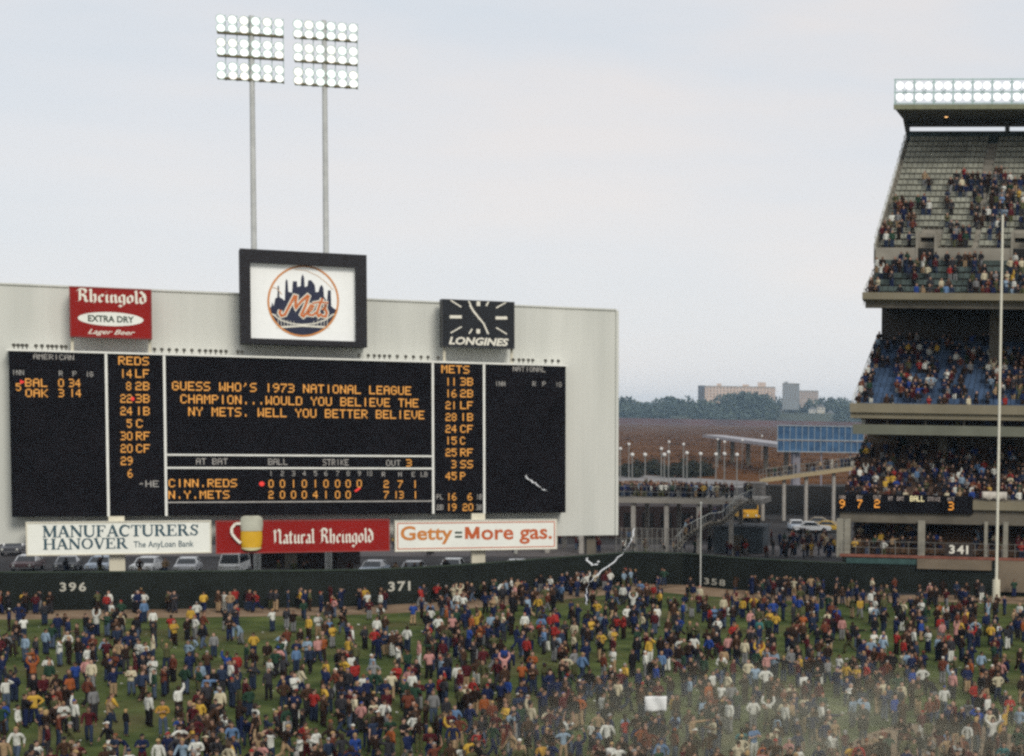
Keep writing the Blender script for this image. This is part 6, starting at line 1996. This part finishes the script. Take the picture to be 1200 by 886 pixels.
VV, FF, LT, CC = [], [], [], []
off = 0
for x, y, z, c_, yaw in CR:
    V_, F_, C_ = LOW[random.choices(range(len(LOW)), [3.4, 2.2, .4, .4, 2.2, .5, .7, 1.4, .4, .25, 1.5, .5])[0]]
    s_ = random.uniform(.83, .95)
    cs, sn = math.cos(R(yaw)) * s_, math.sin(R(yaw)) * s_
    W_ = np.empty_like(V_)
    W_[:, 0] = V_[:, 0] * cs - V_[:, 1] * sn + x; W_[:, 1] = V_[:, 0] * sn + V_[:, 1] * cs + y; W_[:, 2] = V_[:, 2] * s_ + z
    VV.append(W_)
    pal = np.array([SKINC[random.choices(list(SKINC), [3, 4, 2, 1.4])[0]], CLOTH[c_], CLOTH[random.choices(['denim', 'navy', 'black', 'dark brown', 'grey', 'tan', 'white', 'olive', 'faded denim', 'charcoal'], [5, 3, 3, 2, 2, 1, .5, 1, 2, 2])[0]],
                    HAIRC[random.choices(list(HAIRC), [4, 4, 3, 1, .7, .4])[0]] if random.random() < .88 else CLOTH[random.choice(['white', 'royal blue', 'red', 'navy'])], (.02, .015, .012)])
    jit = rng.uniform(.85, 1.15)
    CC.append(np.concatenate([pal[C_] * jit, np.ones((len(C_), 1))], 1))
    for f_ in F_:
        FF.extend([i + off for i in f_]); LT.append(len(f_))
    off += len(V_)
VV = np.concatenate(VV).astype(np.float32); CC = np.concatenate(CC).astype(np.float32)
me = bpy.data.meshes.new('crowd')
me.vertices.add(len(VV)); me.vertices.foreach_set('co', VV.ravel())
me.loops.add(len(FF)); me.loops.foreach_set('vertex_index', np.array(FF, np.int32))
me.polygons.add(len(LT))
st_arr = np.concatenate([[0], np.cumsum(LT)[:-1]]).astype(np.int32)
me.polygons.foreach_set('loop_start', st_arr)
me.update(calc_edges=True)
me.polygons.foreach_set('use_smooth', np.ones(len(LT), bool))
ca = me.color_attributes.new('cloth_colour', 'FLOAT_COLOR', 'POINT')
ca.data.foreach_set('color', CC.ravel())
cm = bpy.data.materials.new('crowd clothing')
cm.use_nodes = True
n = cm.node_tree
at = n.nodes.new('ShaderNodeAttribute'); at.attribute_name = 'cloth_colour'
nzc = n.nodes.new('ShaderNodeTexNoise'); nzc.inputs['Scale'].default_value = 4
tcc = n.nodes.new('ShaderNodeTexCoord')
mr = n.nodes.new('ShaderNodeMapRange'); mr.inputs[3].default_value = .8; mr.inputs[4].default_value = 1.2
vm = n.nodes.new('ShaderNodeVectorMath'); vm.operation = 'SCALE'
n.links.new(tcc.outputs['Object'], nzc.inputs['Vector']); n.links.new(nzc.outputs[0], mr.inputs[0])
n.links.new(at.outputs['Color'], vm.inputs[0]); n.links.new(mr.outputs[0], vm.inputs['Scale'])
bs = n.nodes['Principled BSDF']; bs.inputs['Roughness'].default_value = .9; bs.inputs['Specular IOR Level'].default_value = .1
n.links.new(vm.outputs[0], bs.inputs['Base Color'])
me.materials.append(cm)
o = bpy.data.objects.new('crowd', me)
COL.objects.link(o)
tag(o, 'dense crowd of spectators filling the far outfield, the walkways and the grandstand', 'crowd', kind='stuff')
print('PEOPLE', len(PEOPLE), 'single', len(single), 'crowd', len(CR), 'faces', len(LT), 'tries', tries)

# ================================================================== tan haze volume added over the corner of the infield
dm = bpy.data.materials.new('tan dust')
dm.use_nodes = True
n = dm.node_tree; n.nodes.clear()
do = n.nodes.new('ShaderNodeOutputMaterial'); dv = n.nodes.new('ShaderNodeVolumePrincipled')
dv.inputs['Color'].default_value = (.83, .81, .62, 1)
dt = n.nodes.new('ShaderNodeTexCoord'); dg_ = n.nodes.new('ShaderNodeTexGradient'); dg_.gradient_type = 'SPHERICAL'
dz = n.nodes.new('ShaderNodeTexNoise'); dz.inputs['Scale'].default_value = 2.8; dz.inputs['Detail'].default_value = 2
m1 = n.nodes.new('ShaderNodeMath'); m1.operation = 'MULTIPLY'; m2 = n.nodes.new('ShaderNodeMath'); m2.operation = 'MULTIPLY'; m2.inputs[1].default_value = .085
n.links.new(dt.outputs['Object'], dg_.inputs[0]); n.links.new(dt.outputs['Object'], dz.inputs['Vector'])
mr2 = n.nodes.new('ShaderNodeMapRange'); mr2.inputs[1].default_value = .28; mr2.inputs[2].default_value = .7
n.links.new(dz.outputs[0], mr2.inputs[0]); n.links.new(dg_.outputs['Fac'], m1.inputs[0]); n.links.new(mr2.outputs[0], m1.inputs[1]); n.links.new(m1.outputs[0], m2.inputs[0]); n.links.new(m2.outputs[0], dv.inputs['Density'])
n.links.new(dv.outputs[0], do.inputs['Volume'])
c = G(935, 898)
w = MB(); w.ball((0, 0, 0), 1.0, 24, 12)
o = w.build('dust', dm)
o.location = (c.x, c.y, 1.2); o.scale = (15.5, 13, 3.4)
tag(o, 'tan cloud of dust hanging over the near corner of the crowd', 'dust', kind='stuff')
SC.cycles.volume_step_rate = 2.0
